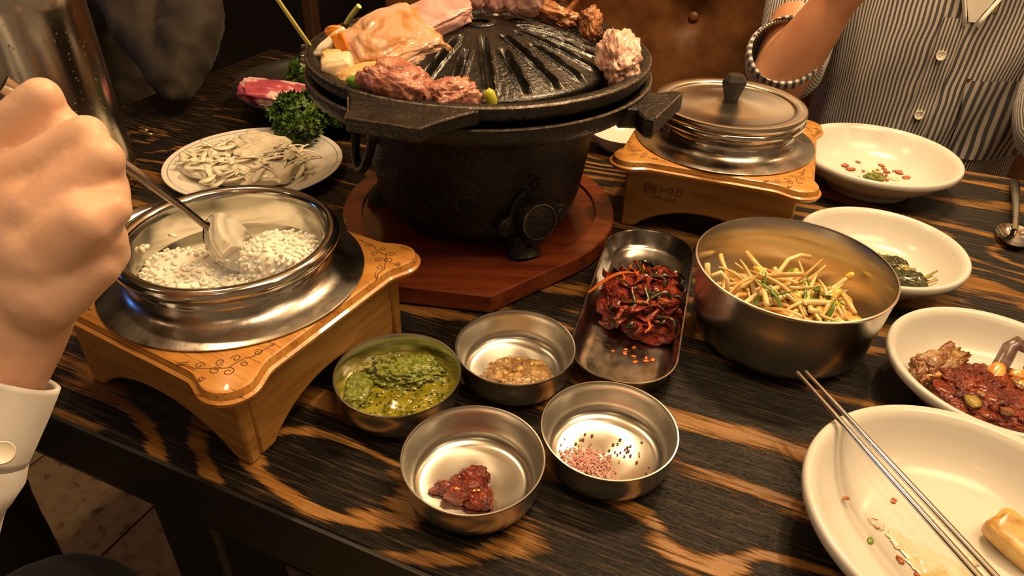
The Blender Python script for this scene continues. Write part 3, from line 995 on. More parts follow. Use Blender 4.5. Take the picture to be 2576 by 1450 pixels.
food('lamb_piece', *blob((0.031, 0.022, 0.019), 31, 0.25, 3.0, 5, 0.75, 4, 0.10, 9), 'meat_cooked', 'reddish cooked lamb piece with bubbly crust beside the green pepper', 'meat', gpt(0.1460, -115.5, 0.2000), (radians(-10), radians(12), radians(-20)), 'lamb on the grill')
food('lamb_piece', *blob((0.023, 0.014, 0.016), 37, 0.34, 3.0, 5, 0.75, 4, 0.12, 8), 'meat_cooked', 'small crumpled cooked lamb piece at the front rim of the pan', 'meat', gpt(0.1440, -97, 0.1955), (0, 0, radians(20)), 'lamb on the grill')
food('lamb_piece', *blob((0.017, 0.032, 0.020), 41, 0.30, 2.8, 5, 0.8, 4, 0.12, 8), 'meat_fatty', 'pale knobbly lamb piece on the rim near the lidded pot', 'meat', gpt(0.1440, -19, 0.2050), (radians(22), 0, radians(10)), 'lamb on the grill')
food('lamb_piece', *blob((0.007, 0.020, 0.006), 43, 0.10, 2, 4, 1, 2), 'meat_pink', 'short pink strip of lamb joining the pale knobbly piece', 'meat', gpt(0.1330, 2, 0.2030), (radians(-4), 0, radians(30)), 'lamb on the grill')
food('lamb_piece', *blob((0.034, 0.014, 0.011), 47, 0.28, 3.0, 5, 0.75, 4, 0.10, 9), 'meat_brown', 'flat browned lamb piece on the far slope of the dome', 'meat', gpt(0.108, 49, 0.2160), (radians(-12), radians(14), radians(-26)), 'lamb on the grill')
food('lamb_piece', *blob((0.010, 0.015, 0.018), 53, 0.30, 3.0, 5, 0.8, 4, 0.12, 8), 'meat_brown', 'upright browned lamb lump with yellow fat on the far rim', 'meat', gpt(0.1350, 30, 0.2080), (0, radians(-12), radians(-30)), 'lamb on the grill')
food('lamb_piece', *tube([(0, 0, 0), (0.006, 0.002, 0.006), (0.011, 0.002, 0.014), (0.0125, 0.002, 0.018)], [0.004, 0.0035, 0.003, 0.0038], 10), 'meat_brown', 'thin curled end of browned lamb rising from the flat piece', 'meat', gpt(0.124, 43, 0.2160), (0, 0, 0), 'lamb on the grill', sharp=60)
# vegetables, left side of the trough
food('mushroom_chunk', *blob((0.0145, 0.0125, 0.0125), 61, 0.10, 2.5, 4, 0.45, 2), 'mushroom_pale', 'square pale king oyster mushroom chunk in the pan trough', 'mushroom', gpt(0.1500, -146.5, 0.1990), (radians(6), radians(-10), radians(12)))
food('mushroom_slice', *blob((0.024, 0.013, 0.009), 63, 0.22, 2.6, 4, 0.75, 3), 'mushroom', 'golden seared mushroom slice behind the green pepper', 'mushroom', gpt(0.1430, -134.5, 0.1985), (radians(14), radians(-8), radians(10)))
food('mushroom_slice', *blob((0.010, 0.009, 0.008), 65, 0.22, 2.6, 4, 0.75, 3), 'mushroom', 'small tan mushroom bit above the square pale chunk', 'mushroom', gpt(0.1500, -154, 0.2035))
food('onion_wedge', *blob((0.0195, 0.0065, 0.008), 67, 0.16, 2.0, 4, 0.9, 2, bend=lambda p: Vector((p.x, p.y, p.z + 12 * p.x * p.x))), 'onion', 'white onion wedge standing in the pan beside the carrot sticks', 'onion', gpt(0.1460, -166, 0.2070), (radians(30), radians(-32), radians(30)))
for i, (a, r, z, rx, ry, rz, l) in enumerate([(-156, 0.1410, 0.2090, 0, 74, 20, 0.0150), (-155, 0.1350, 0.2100, 6, 70, 0, 0.0155)]):
    food('carrot_stick', *outline_stack(resample([(-l, -0.0032), (l, -0.0027), (l, 0.0027), (-l, 0.0032)], 0.003), [(0.0006, -0.003), (0, -0.0024), (0, 0.0024), (0.0006, 0.003)]), 'carrot', ('slim orange carrot stick standing beside the onion wedge', 'orange carrot stick pressed against the seared lamb slab')[i], 'carrot', gpt(r, a, z), (radians(rx), radians(ry), radians(rz)), 'carrot sticks in the pan', sharp=40)
food('carrot_slice', *blob((0.010, 0.004, 0.0085), 71, 0.20, 4.0, 4, 0.8, 2), 'carrot', 'fluted orange carrot slice behind the onion wedge', 'carrot', gpt(0.1410, -170, 0.2150), (radians(10), 0, radians(15)))
food('green_pepper', *blob((0.0155, 0.0062, 0.0058), 73, 0.10, 2.0, 4, 0.9, 2, bend=lambda p: Vector((p.x, p.y - 9 * p.x * p.x, p.z))), 'green_pepper', 'shiny green chili pepper piece in front of the mushroom slice', 'pepper', gpt(0.1590, -126.5, 0.2010), (0, radians(10), radians(-26)))
food('pepper_piece', *tube([(0, 0.004, -0.010), (0, 0, -0.003), (0.0005, -0.001, 0.004), (-0.002, 0, 0.009), (-0.004, 0.001, 0.0115)], [0.0045, 0.0052, 0.0048, 0.0052, 0.003], 12), 'yellow_green', 'yellow-green pepper piece against the front rim of the pan', 'pepper', gpt(0.1440, -83, 0.1930), (0, 0, 0), sharp=70)
food('scallion_stalk', *tube([(0, 0, 0), (-0.006, -0.018, 0.024), (-0.014, -0.040, 0.055)], [0.0021, 0.0021, 0.0019], 8), 'stalk', 'thin yellow-green scallion stalk rising behind the left rim of the pan', 'vegetable', gpt(0.1700, -176, 0.1990), sharp=60)
food('scallion_stalk', *tube([(0, 0, 0), (0.008, -0.003, 0.010), (0.018, -0.008, 0.021)], [0.0028, 0.0032, 0.0030], 8), 'stalk', 'short pale scallion end behind the seared lamb slab', 'vegetable', gpt(0.1660, 155, 0.2000), sharp=60)
food('onion_bit', *blob((0.003, 0.002, 0.0015), 3, 0.2, 2, 2), 'onion', 'tiny pale crumb beside the top hole of the dome', 'crumb', (-0.0255, 0.7560, 0.2262))

# ------------------------------------------------------------------ wooden stands with rice pots
def stand_outline(edge=0.1045, lc=0.0885, lr=0.0240, clip=0.172):
    out = []
    for k in range(360):
        a = 2 * pi * (k + 0.5) / 360
        c, s = cos(a), sin(a)
        r = min(edge / max(abs(c), abs(s)), clip / (abs(c) + abs(s)))
        for sx in (-1, 1):
            for sy in (-1, 1):
                px, py = sx * lc, sy * lc
                b = px * c + py * s
                disc = b * b - (px * px + py * py - lr * lr)
                if disc > 0 and b > 0: r = max(r, b + sqrt(disc))
        out.append((r * c, r * s))
    # soften the inner corners where the lobes meet the straight edges
    for _ in range(4):
        out = [((out[i - 1][0] + 2 * out[i][0] + out[(i + 1) % 360][0]) / 4, (out[i - 1][1] + 2 * out[i][1] + out[(i + 1) % 360][1]) / 4) for i in range(360)]
    return out


def arch(s):
    s = abs(s)
    if s > 0.86: return 0.0
    t = 1 - s / 0.86
    return 0.030 * min(1.0, (1 - (1 - t) ** 2.2)) * (1.0 if t > 0.12 else t / 0.12)


def side_panel(w, y, th):
    n = 44
    V, F = [], []
    for i in range(n + 1):
        s = -1 + 2 * i / n
        zb = arch(s)
        x = w * s
        V += [(x, -y, zb), (x, -y, 0.0745), (x, -y + th, zb), (x, -y + th, 0.0745)]
    for i in range(n):
        a, b = 4 * i, 4 * i + 4
        F += [(a, b, b + 1, a + 1), (b + 2, a + 2, a + 3, b + 3), (a, a + 2, b + 2, b), (a + 1, b + 1, b + 3, a + 3)]
    F += [(0, 1, 3, 2), (4 * n, 4 * n + 2, 4 * n + 3, 4 * n + 1)]
    return V, F


def spiral(cx, cy, r, a0, turns, dirn, z, n=20):
    P = []
    for k in range(n + 1):
        t = k / n
        a = a0 + dirn * turns * 2 * pi * t
        rr = r * (1 - 0.75 * t)
        P.append(Vector((cx + rr * cos(a), cy + rr * sin(a), z)))
    return P


def scroll_mesh():
    mb = MB()
    z = 0.0
    th = 0.00042
    sp = [(0.0, -0.0075, 0.0042, pi / 2, 1.25, -1), (-0.0085, -0.0045, 0.0042, 0.3, 1.3, 1), (-0.0055, 0.004, 0.0036, -1, 1.2, -1), (0.0045, 0.0055, 0.0036, 3.0, 1.2, -1),
          (0.0105, -0.0015, 0.0030, 1.5, 1.2, 1), (-0.0165, -0.0105, 0.0026, 0, 1.2, -1), (-0.019, 0.0035, 0.0036, -0.5, 1.2, 1), (0.0185, 0.0085, 0.0036, 2.2, 1.2, -1)]
    for s in sp: mb.add(*tube(spiral(*s, z), th, 4, 0.35))
    for path in [[(-0.034, 0.008), (-0.028, 0.007), (-0.022, 0.001), (-0.013, -0.001), (-0.004, -0.003), (0.0, -0.0035)], [(0.0, -0.0035), (0.004, 0.0005), (0.010, 0.004), (0.016, 0.005), (0.022, 0.010), (0.030, 0.0165)],
                 [(-0.034, 0.008), (-0.031, 0.0095), (-0.026, 0.0085)], [(0.030, 0.0165), (0.028, 0.0135)]]:
        mb.add(*tube([Vector((x, y, z)) for x, y in path], th, 4, 0.35))
    return mb.me('scroll')


SCROLL = scroll_mesh()
SCROLL.materials.append(MAT['engraving'])
POTS = {}
PLATE = None


def make_stand(loc, phi, label, text):
    global PLATE
    st = empty('pot_stand', (loc[0], loc[1], 0), phi)
    tag(st, label, 'stand', 'wooden pot stands')
    if PLATE is None:
        V, F = outline_stack(stand_outline(), [(0.0045, 0.0745), (0.0012, 0.0762), (0.0, 0.0785), (0.0, 0.0800), (0.0025, 0.0812), (0.0032, 0.0835), (0.0042, 0.0864), (0.0065, 0.0875)])
        F = F[:-2]
        n_ = 360
        for z in (0.0875, 0.0745):
            V += [(0.0775 * cos(2 * pi * (k + 0.5) / n_), 0.0775 * sin(2 * pi * (k + 0.5) / n_), z) for k in range(n_)]
        t0 = 7 * n_
        for k in range(n_):
            l = (k + 1) % n_
            F += [(t0 + k, t0 + l, t0 + n_ + l, t0 + n_ + k), (t0 + n_ + k, t0 + n_ + l, t0 + 2 * n_ + l, t0 + 2 * n_ + k), (t0 + 2 * n_ + k, t0 + 2 * n_ + l, l, k)]
        PLATE = mk('plate', V, F)
    pl = link('top_board', PLATE, 'wood_top', st, sharp=35)
    w = 0.0915
    for k in range(4):
        full = k % 2 == 0
        V, F = side_panel(w if full else w - 0.011, w - (0 if full else 0.0008), 0.011)
        ob = link('side_panel', mk('side', V, F), 'wood_side', st, rot=(0, 0, k * pi / 2), sharp=30)
        bevel(ob, 0.0025, 2)
    for k in range(4):
        A = k * pi / 2 + pi / 4
        so = bpy.data.objects.new('scroll_engraving', SCROLL)
        COL.objects.link(so)
        so.parent = pl
        so.location = (0.117 * cos(A), 0.117 * sin(A), 0.0876)
        so.rotation_euler = (0, 0, A + pi / 2)
    if text:
        for s, size, x, z in (('수라간', 0.0102, -0.0545, 0.0492), ('1899-2559', 0.0074, -0.0635, 0.0402)):
            cu = bpy.data.curves.new('lettering', 'FONT')
            cu.body = s
            cu.size = size
            cu.extrude = 0.0002
            cu.resolution_u = 3
            tmp = bpy.data.objects.new('tmp', cu)
            COL.objects.link(tmp)
            dg = bpy.context.evaluated_depsgraph_get()
            me = bpy.data.meshes.new_from_object(tmp.evaluated_get(dg))
            bpy.data.objects.remove(tmp)
            me.materials.clear()
            o = link('lettering', me, 'engraving', st, (x, -w - 0.0001, z), (pi / 2, 0, 0), sharp=None)
        lg = MB()
        for (x0, x1, z0, z1) in [(-0.0700, -0.0692, 0.0470, 0.0590), (-0.0680, -0.0664, 0.0475, 0.0585), (-0.0650, -0.0642, 0.0475, 0.0585), (-0.0615, -0.0607, 0.0480, 0.0585), (-0.0575, -0.0559, 0.0475, 0.0590), (-0.0664, -0.0640, 0.0577, 0.0585), (-0.0664, -0.0640, 0.0475, 0.0483)]:
            lg.add(*box(((x0 + x1) / 2, -w - 0.0001, (z0 + z1) / 2), (x1 - x0, 0.0004, z1 - z0)))
        a, b = Vector((-0.0610, -w - 0.0001, 0.0582)), Vector((-0.0568, -w - 0.0001, 0.0480))
        lg.add(*tube([a, b], 0.0006, 4))
        lg.add(*tube([a + Vector((-0.0036, 0, 0)), b + Vector((-0.0042, 0, 0))], 0.0005, 4))
        link('logo_mark', lg.me(), 'engraving', st, sharp=None)
    return st


make_stand((-0.2226, 0.4783), radians(-28.7), 'wooden stand under the open steaming rice pot', False)
make_stand((0.2405, 0.7913), radians(-19.5), 'wooden stand with engraved lettering under the lidded pot', True)


def make_pot(loc, label, mat_body='steel_polished'):
    p = empty('rice_pot', (loc[0], loc[1], 0.0875))
    tag(p, label, 'pot', 'steel rice pots')
    z0 = 0.0875
    body = [(0, 0.0435), (0.056, 0.0440), (0.066, 0.050), (0.0700, 0.062), (0.0715, 0.0875), (0.0745, 0.0935), (0.0760, 0.0990), (0.0765, 0.1050), (0.0755, 0.1075), (0.0770, 0.1090), (0.0800, 0.1120), (0.0835, 0.1150), (0.0850, 0.1185), (0.0845, 0.1218), (0.0825, 0.1243), (0.0795, 0.1250), (0.0762, 0.1240), (0.0745, 0.1215), (0.0742, 0.1150), (0.0735, 0.09), (0.0715, 0.064), (0.064, 0.051), (0.052, 0.0475), (0, 0.0470)]
    # outer and inner wall kept apart by their thickness
    body = [(r, z) for r, z in body]
    for i in range(4, 9):
        pass
    V, F = lathe([(r, z - z0) for r, z in body], 96)
    link('pot_body', mk('pot', V, F), mat_body, p, sharp=55)
    V, F = lathe([(r, z - z0) for r, z in [(0.0742, 0.0880), (0.1000, 0.0880), (0.1017, 0.0885), (0.1017, 0.0893), (0.1000, 0.0899), (0.0900, 0.0915), (0.0840, 0.0935), (0.0795, 0.0968), (0.0770, 0.1010), (0.0762, 0.1050), (0.0748, 0.1050)]], 96)
    link('skirt', mk('skirt', V, F), 'steel_worn', p, sharp=50)
    return p


make_pot((-0.2226, 0.4783), 'open steel rice pot with a spoon stirring white rice')
make_pot((0.2405, 0.7913), 'closed steel rice pot under a cover with a black knob')
ld = empty('domed_cover', (0.2405, 0.7913, 0.1245))
tag(ld, 'round steel cover with a faceted black knob on the closed pot', 'pot cover')
ZL = 0.1245
link('lid_plate', mk('lid', *lathe([(r, z - ZL) for r, z in [(0.074, 0.1252), (0.0838, 0.1252), (0.0842, 0.1262), (0.0842, 0.1308), (0.0834, 0.1322), (0.0815, 0.1326), (0.0722, 0.1322), (0.0708, 0.1312), (0.0700, 0.1295), (0.0685, 0.1290), (0.045, 0.1312), (0.020, 0.1342), (0.006, 0.1356), (0, 0.1357)]], 96)), 'steel', ld, sharp=40)
kb = MB()
V, F = lathe([(0, 0.1352), (0.0078, 0.1352), (0.0086, 0.1375), (0.0140, 0.1535), (0.0130, 0.1570), (0.0085, 0.1625), (0, 0.1630)], 8)
kb.add([(x, y, z - ZL) for x, y, z in V], F)
link('knob', kb.me(), 'knob_black', ld, sharp=10)
l2 = empty('domed_cover', (-0.362, 0.672, 0))
tag(l2, 'steel pot cover lying on the table behind the open rice pot', 'pot cover')
link('lid_plate', mk('lid', *lathe([(0.074, 0.006), (0.0838, 0.003), (0.0842, 0.004), (0.0842, 0.0090), (0.0834, 0.0104), (0.0815, 0.0108), (0.0722, 0.0104), (0.0700, 0.0080), (0.045, 0.0094), (0.020, 0.0124), (0, 0.0136)], 72)), 'steel', l2, sharp=40)

# rice
random.seed(5)
rc = MB()
RC = Vector((-0.2226, 0.4783, 0))


def grain(p, ax, s=1.0):
    V0, F0 = ico(1)
    ax = ax.normalized()
    x = ax.orthogonal().normalized()
    y = ax.cross(x)
    rc.add([p + ax * (v.z * 0.0031 * s) + x * (v.x * 0.0015 * s) + y * (v.y * 0.0015 * s) for v in V0], F0)


lumps = [((-0.026, -0.026, 0.088), (0.036, 0.034, 0.027), 2), ((0.037, -0.004, 0.090), (0.030, 0.036, 0.029), 4), ((0.004, -0.045, 0.080), (0.050, 0.026, 0.023), 6), ((0.0, 0.0, 0.058), (0.066, 0.064, 0.022), 8)]
for (c, d, sd) in lumps:
    V, F = blob(d, sd, 0.16, 3, 4, 0.8, 3, 0.04, 8)
    V = [v + Vector(c) for v in V]
    lim = 0.0705
    V2 = []
    for v in V:
        r = hypot(v.x, v.y)
        if r > lim: v = Vector((v.x * lim / r, v.y * lim / r, v.z))
        V2.append(Vector((v.x, v.y, max(v.z, 0.0485))))
    rc.add([v + RC for v in V2], F)
    for v in V2[::1]:
        if v.z > c[2] - 0.012 and random.random() < 0.95:
            if hypot(v.x, v.y) > 0.069: continue
            grain(RC + v + Vector((random.uniform(-1, 1), random.uniform(-1, 1), random.uniform(-0.3, 1))) * 0.0012, Vector((random.gauss(0, 1), random.gauss(0, 1), random.gauss(0, 0.6))), random.uniform(0.85, 1.2))
# stray grains stuck to the inner wall
for (a, z, dx, dz) in [(178, 0.104, 0.2, 1), (173, 0.1035, 1, 0.1), (150, 0.098, 0.6, 0.4), (20, 0.107, 1, 0.3)]:
    A = radians(a)
    grain(RC + Vector((0.0722 * cos(A), 0.0722 * sin(A), z)), Vector((-sin(A) * dx, cos(A) * dx, dz)), 1.3)
o = link('cooked_rice', rc.me('rice'), 'rice', sharp=0)
tag(o, 'steamed white rice mounded inside the open steel pot', 'rice', kind='stuff')
so = link('steam', mk('steam', *blob((0.030, 0.022, 0.020), 1, 0, sub=3, power=1)), 'steam', loc=(-0.2070, 0.4480, 0.1150), sharp=0)
tag(so, 'wisp of white steam over the rice in the open pot', 'steam', kind='stuff')
for i, (x, y) in enumerate([(-0.532, 0.965), (-0.520, 0.952)]):
    tag(link('rice_crumb', mk('crumb', *blob((0.0022, 0.0012, 0.0010), i, 0.2, 2, 2)), 'rice', loc=(x, y, 0.0011), sharp=0), 'tiny white rice crumb on the dark table behind the onion plate', 'crumb', 'rice crumbs on the table')


# ------------------------------------------------------------------ spoons and chopsticks
def spoon_parts(root, L=0.20, bw=0.019, bl=0.029):
    """handle along +x from 0 to L, bowl beyond it, opening up (+z)"""
    hp = [Vector((x, 0, z)) for x, z in [(0, 0.004), (0.04, 0.0065), (0.09, 0.0075), (0.13, 0.0060), (0.155, 0.0035), (L - bl * 2 + 0.004, 0.0030)]]
    hr = [0.0058, 0.0054, 0.0042, 0.0031, 0.0030, 0.0048]
    link('handle', MB().add(*tube(hp, hr, 12, 0.32)).me(), 'steel_pitcher', root, sharp=50)
    V, F = [], []
    n, m = 40, 7
    cx = L - bl
    for side in (0, 1):
        for j in range(m + 1):
            t = j / m
            for k in range(n):
                a = 2 * pi * k / n
                e = bw * (1 - 0.14 * cos(a))
                z = -0.0075 * (1 - t ** 2.2) + (0.0012 if side == 0 else 0.0)
                V.append((cx + bl * t * cos(a), e * t * sin(a), z + 0.0030))
    for side in (0, 1):
        o0 = side * (m + 1) * n
        for j in range(m):
            for k in range(n):
                l = (k + 1) % n
                q = (o0 + j * n + k, o0 + j * n + l, o0 + (j + 1) * n + l, o0 + (j + 1) * n + k)
                F.append(q if side else q[::-1])
    for k in range(n):
        l = (k + 1) % n
        F.append((m * n + k, m * n + l, (2 * m + 1) * n + l, (2 * m + 1) * n + k))
    link('spoon_bowl', mk('bowl', V, F), 'steel_polished', root, sharp=50)


sp1 = empty('spoon')
tag(sp1, 'steel spoon held by the white-cuffed hand, dug into the rice', 'spoon')
spoon_parts(sp1, 0.215, 0.020, 0.030)
tip = Vector((-0.2070, 0.4800, 0.0960))
hnd = at(300, 425, 0.462)
dx = (tip - hnd).normalized()
nrm = Vector((0.80, -0.20, 0.25))
nrm = (nrm - dx * nrm.dot(dx)).normalized()
yy = nrm.cross(dx)
sp1.matrix_world = Matrix(((dx.x, yy.x, nrm.x, 0), (dx.y, yy.y, nrm.y, 0), (dx.z, yy.z, nrm.z, 0), (0, 0, 0, 1)))
sp1.location = tip - dx * 0.215
sp2 = empty('spoon', (0, 0, 0))
tag(sp2, 'steel spoon lying on the bare table in front of the striped shirt', 'spoon')
spoon_parts(sp2, 0.20, 0.020, 0.029)
tip2, end2 = Vector((0.5640, 0.7000, 0)), Vector((0.6600, 0.8720, 0))
d2 = (tip2 - end2)
sp2.location = tip2 - d2.normalized() * 0.20 + Vector((0, 0, 0.0046))
sp2.rotation_euler = (0, 0, atan2(d2.y, d2.x))

cA, cB = Vector((0.2201, 0.4184, 0.0525)), Vector((0.2735, 0.2300, 0.0525))
dch = (cB - cA).normalized()
for i, off in enumerate((0.0, 0.0068)):
    side = Vector((-dch.y, dch.x, 0))
    a = cA + side * off * (1 if True else 1)
    a = a + dch * (0.001 * i)
    b = a + dch * 0.228 + side * (0.0035 * i)
    root = tag(link('chopstick', MB().add(*tube([a, a.lerp(b, 0.3), a.lerp(b, 0.7), b], [0.0017, 0.0021, 0.0027, 0.0030], 14, 0.8)).me(), 'steel_polished', sharp=50), ('steel chopstick on the bowl rim, the one farther from the crab bowl', 'steel chopstick on the bowl rim, the one nearer the crab bowl')[i], 'chopstick', 'pair of steel chopsticks')


# ------------------------------------------------------------------ small steel bowls
SMALL = mk('small_bowl', *lathe([(0, 0.0010), (0.030, 0.0008), (0.0340, 0.0), (0.0385, 0.0006), (0.0430, 0.0030), (0.0465, 0.0080), (0.0484, 0.0150), (0.0493, 0.0240), (0.0499, 0.0310), (0.0503, 0.0318), (0.0500, 0.0326), (0.0490, 0.0326), (0.0485, 0.0318), (0.0479, 0.0240), (0.0468, 0.0150), (0.0446, 0.0088), (0.0412, 0.0050), (0.0360, 0.0030), (0.02, 0.0026), (0, 0.0026)], 80))
BW = {'A': (-0.0881, 0.4261), 'B': (0.0044, 0.4648), 'C': (-0.0231, 0.3416), 'D': (0.0743, 0.3735)}
lab = {'A': 'small steel bowl filled with green herb sauce', 'B': 'small steel bowl holding brown chopped relish', 'C': 'small steel bowl with a dab of red paste', 'D': 'small steel bowl with pink salt and pepper bits'}
for k in 'ABCD':
    tag(link('sauce_bowl', SMALL, 'steel', loc=(*BW[k], 0), rot=(0, 0, ord(k)), sharp=50), lab[k], 'bowl', 'small steel sauce bowls')


def wall_r(z):
    P = [(0.0026, 0.030), (0.0050, 0.0412), (0.0088, 0.0446), (0.0150, 0.0468), (0.0240, 0.0479), (0.0318, 0.0485)]
    for (z0, r0), (z1, r1) in zip(P, P[1:]):
        if z <= z1: return r0 + (r1 - r0) * max(0, (z - z0)) / (z1 - z0)
    return 0.0484


# green sauce: pool + coarse heap + flecks
gs = empty('green_sauce', (*BW['A'], 0))
tag(gs, 'oily green herb sauce in the bowl beside the rice pot stand', 'sauce')
V, F = [], []
n, m = 72, 20
for j in range(m + 1):
    for k in range(n):
        a = 2 * pi * k / n
        t = j / m
        x, y = t * cos(a), t * sin(a)
        z = 0.0150 + 0.003 * mnoise.fractal(Vector((x * 3, y * 3, 4)), 1, 2, 4)
        R_ = wall_r(0.0145) + 0.0010
        if t > 0.97: z = 0.0143
        V.append((x * R_, y * R_, z))
for j in range(m):
    for k in range(n):
        l = (k + 1) % n
        F.append((j * n + k, (j + 1) * n + k, (j + 1) * n + l, j * n + l))
link('sauce_pool', mk('pool', V, F), 'green_sauce', gs, sharp=0)
V, F = blob((0.030, 0.018, 0.009), 81, 0.35, 3, 5, 0.9, 4, 0.22, 9)
V = [Vector((v.x + 0.004, v.y + 0.020, v.z + 0.0145)) for v in V]
V = [v if hypot(v.x, v.y) < 0.043 else Vector((v.x * 0.043 / hypot(v.x, v.y), v.y * 0.043 / hypot(v.x, v.y), v.z)) for v in V]
link('herb_heap', mk('heap', V, F), 'green_paste', gs, sharp=0)
V, F = blob((0.012, 0.020, 0.0075), 83, 0.3, 3, 4, 0.9, 4, 0.12, 8)
V = [Vector((v.x - 0.032, v.y - 0.004, v.z + 0.0150)) for v in V]
V = [v if hypot(v.x, v.y) < 0.0435 else Vector((v.x * 0.0435 / hypot(v.x, v.y), v.y * 0.0435 / hypot(v.x, v.y), v.z)) for v in V]
link('herb_smear', mk('smear', V, F), 'green_paste', gs, sharp=0)
random.seed(8)
fl, gl = MB(), MB()
for i in range(220):
    a, r = random.uniform(0, 2 * pi), 0.042 * sqrt(random.random())
    x, y = r * cos(a), r * sin(a)
    p = Vector((x, y, 0.0165 + 0.004 * max(0, y / 0.04)))
    V, F = blob((random.uniform(0.0006, 0.0016), random.uniform(0.0005, 0.001), 0.0005), i, 0.3, 3, 1)
    (fl if random.random() < 0.6 else gl).add([v + p for v in V], F)
link('herb_flecks', fl.me(), 'herb_fleck', gs, sharp=0)['kind'] = 'stuff'
link('garlic_bits', gl.me(), 'sprout', gs, sharp=0)['kind'] = 'stuff'
# brown relish
br = empty('brown_relish', (*BW['B'], 0))
tag(br, 'glossy chopped brown relish in the bowl nearest the kimchi tray', 'relish')
V, F = blob((0.027, 0.021, 0.0075), 91, 0.28, 3.4, 5, 0.85, 4, 0.10, 8)
V = [Vector((v.x + 0.004, v.y - 0.010, max(0.0034, v.z + 0.0068))) for v in V]
link('relish_mass', mk('relish', V, F), 'brown_relish', br, sharp=0)
random.seed(12)
for i in range(34):
    a, r = random.uniform(0, 2 * pi), sqrt(random.random())
    V, F = blob((random.uniform(0.002, 0.0042), random.uniform(0.0018, 0.003), random.uniform(0.0012, 0.002)), i, 0.3, 3, 2, 0.6)
    link('vegetable_bit', mk('bit', V, F), random.choice(['brown_relish', 'brown_relish', 'mushroom_seared', 'leaf_stem']), br, (0.004 + 0.023 * r * cos(a), -0.010 + 0.018 * r * sin(a), 0.0075 + 0.0055 * (1 - r * r) + random.uniform(0, 0.001)), (random.random() * 3, random.random() * 3, random.random() * 3), sharp=0)
# red paste
rp_ = empty('red_paste', (*BW['C'], 0))
tag(rp_, 'dab of glossy red chili paste in an otherwise clean bowl', 'paste')
mb = MB()
for (x, y, z, d, sd) in [(0.0, -0.008, 0.0062, (0.015, 0.011, 0.0075), 5), (0.010, -0.014, 0.0055, (0.010, 0.010, 0.006), 7), (-0.012, -0.006, 0.0052, (0.012, 0.006, 0.005), 9), (0.004, 0.002, 0.0065, (0.011, 0.009, 0.0080), 11), (-0.021, -0.008, 0.0040, (0.006, 0.003, 0.003), 13)]:
    V, F = blob(d, sd, 0.35, 3, 4, 0.9, 4, 0.10, 8)
    mb.add([Vector((v.x + x - 0.004, v.y + y, max(0.0033, v.z + z))) for v in V], F)
link('paste_mass', mb.me(), 'red_paste', rp_, sharp=0)
for i in range(8):
    a = random.uniform(0, 6.28)
    r = random.uniform(0.002, 0.012)
    link('chili_seed', mk('seed', *blob((0.0013, 0.0010, 0.0006), i, 0.1, 2, 2)), 'sprout_spicy', rp_, (-0.003 + r * cos(a), -0.008 + 0.7 * r * sin(a), 0.0125), sharp=0)
# salt
sl = MB()
random.seed(14)
for i in range(1000):
    r = abs(random.gauss(0, 0.55))
    a = random.uniform(0, 6.28)
    x, y = -0.015 + 0.021 * r * cos(a), -0.012 + 0.018 * r * sin(a)
    if hypot(x, y) > 0.036: continue
    z = 0.0038 + 0.0065 * exp(-r * r * 2) * random.random()
    V0, F0 = ico(0) if False else ico(1)
    s = random.uniform(0.0006, 0.0013)
    sl.add([Vector((x, y, z)) + v * s for v in V0], F0)
o = link('pink_salt', sl.me(), 'pink_salt', loc=(*BW['D'], 0), sharp=10)
tag(o, 'heap of coarse pink salt in the small steel bowl', 'salt', kind='stuff')
for i in range(26):
    a, r = random.uniform(-0.9, 2.7), random.uniform(0.003, 0.034)
    s = random.choice((0.0007, 0.0009, 0.0012, 0.0022 if i < 3 else 0.001))
    tag(link('pepper_bit', mk('bit', *blob((s, s * 0.8, s * 0.7), i, 0.2, 3, 2, 1.0)), 'pepper_bit', loc=(BW['D'][0] + 0.004 + r * cos(a), BW['D'][1] - 0.001 + r * sin(a) * 0.8, 0.0032 + s * 0.5), sharp=0), 'dark pepper bit scattered beside the pink salt', 'pepper', 'pepper bits beside the salt')

# ------------------------------------------------------------------ big steel bowl with bean sprouts
BBC = (0.2464, 0.5315)
bb = link('mixing_bowl', mk('bb', *lathe([(0, 0.003), (0.056, 0.003), (0.0600, 0.0005), (0.0630, 0.0), (0.0655, 0.0012), (0.0668, 0.0040), (0.0735, 0.0100), (0.0778, 0.0200), (0.0800, 0.0360), (0.0824, 0.0560), (0.0846, 0.0765), (0.0853, 0.0780), (0.0850, 0.0794), (0.0836, 0.0796), (0.0826, 0.0780), (0.0804, 0.0560), (0.0780, 0.0360), (0.0755, 0.0205), (0.0705, 0.0115), (0.060, 0.0075), (0.03, 0.006), (0, 0.006)], 110)), 'steel', loc=(*BBC, 0), sharp=50)
tag(bb, 'large deep steel bowl holding bean sprout salad', 'bowl')
random.seed(21)
stems, heads, scal = [], [], []
for v in range(9):
    k = random.uniform(24, 52)
    L_ = random.uniform(0.044, 0.070)
    P = []
    q = random.uniform(-1, 1)
    for i in range(9):
        t = i / 8
        a = k * L_ * (t - 0.5) * (0.8 + 0.5 * q * t)
        P.append(Vector((L_ * (t - 0.5), 0.35 * L_ * (cos(a) - 1) * 1.2, 0.006 * sin(3 * t + v))))
    P = [p - P[4] * 0.0 for p in P]
    me = MB().add(*tube(P, [0.0007 + 0.0017 * min(1, i / 4) for i in range(9)], 8)).me('sprout')
    me.materials.append(MAT['sprout' if v % 3 else 'sprout_spicy'])
    me.shade_smooth()
    stems.append((me, P[-1].copy(), (P[-1] - P[-2]).normalized()))
V, F = blob((0.0052, 0.0032, 0.0032), 2, 0.15, 2, 3, 1)
hd = mk('bean_head', V, F)
hd.materials.append(MAT['bean'])
hd.shade_smooth()
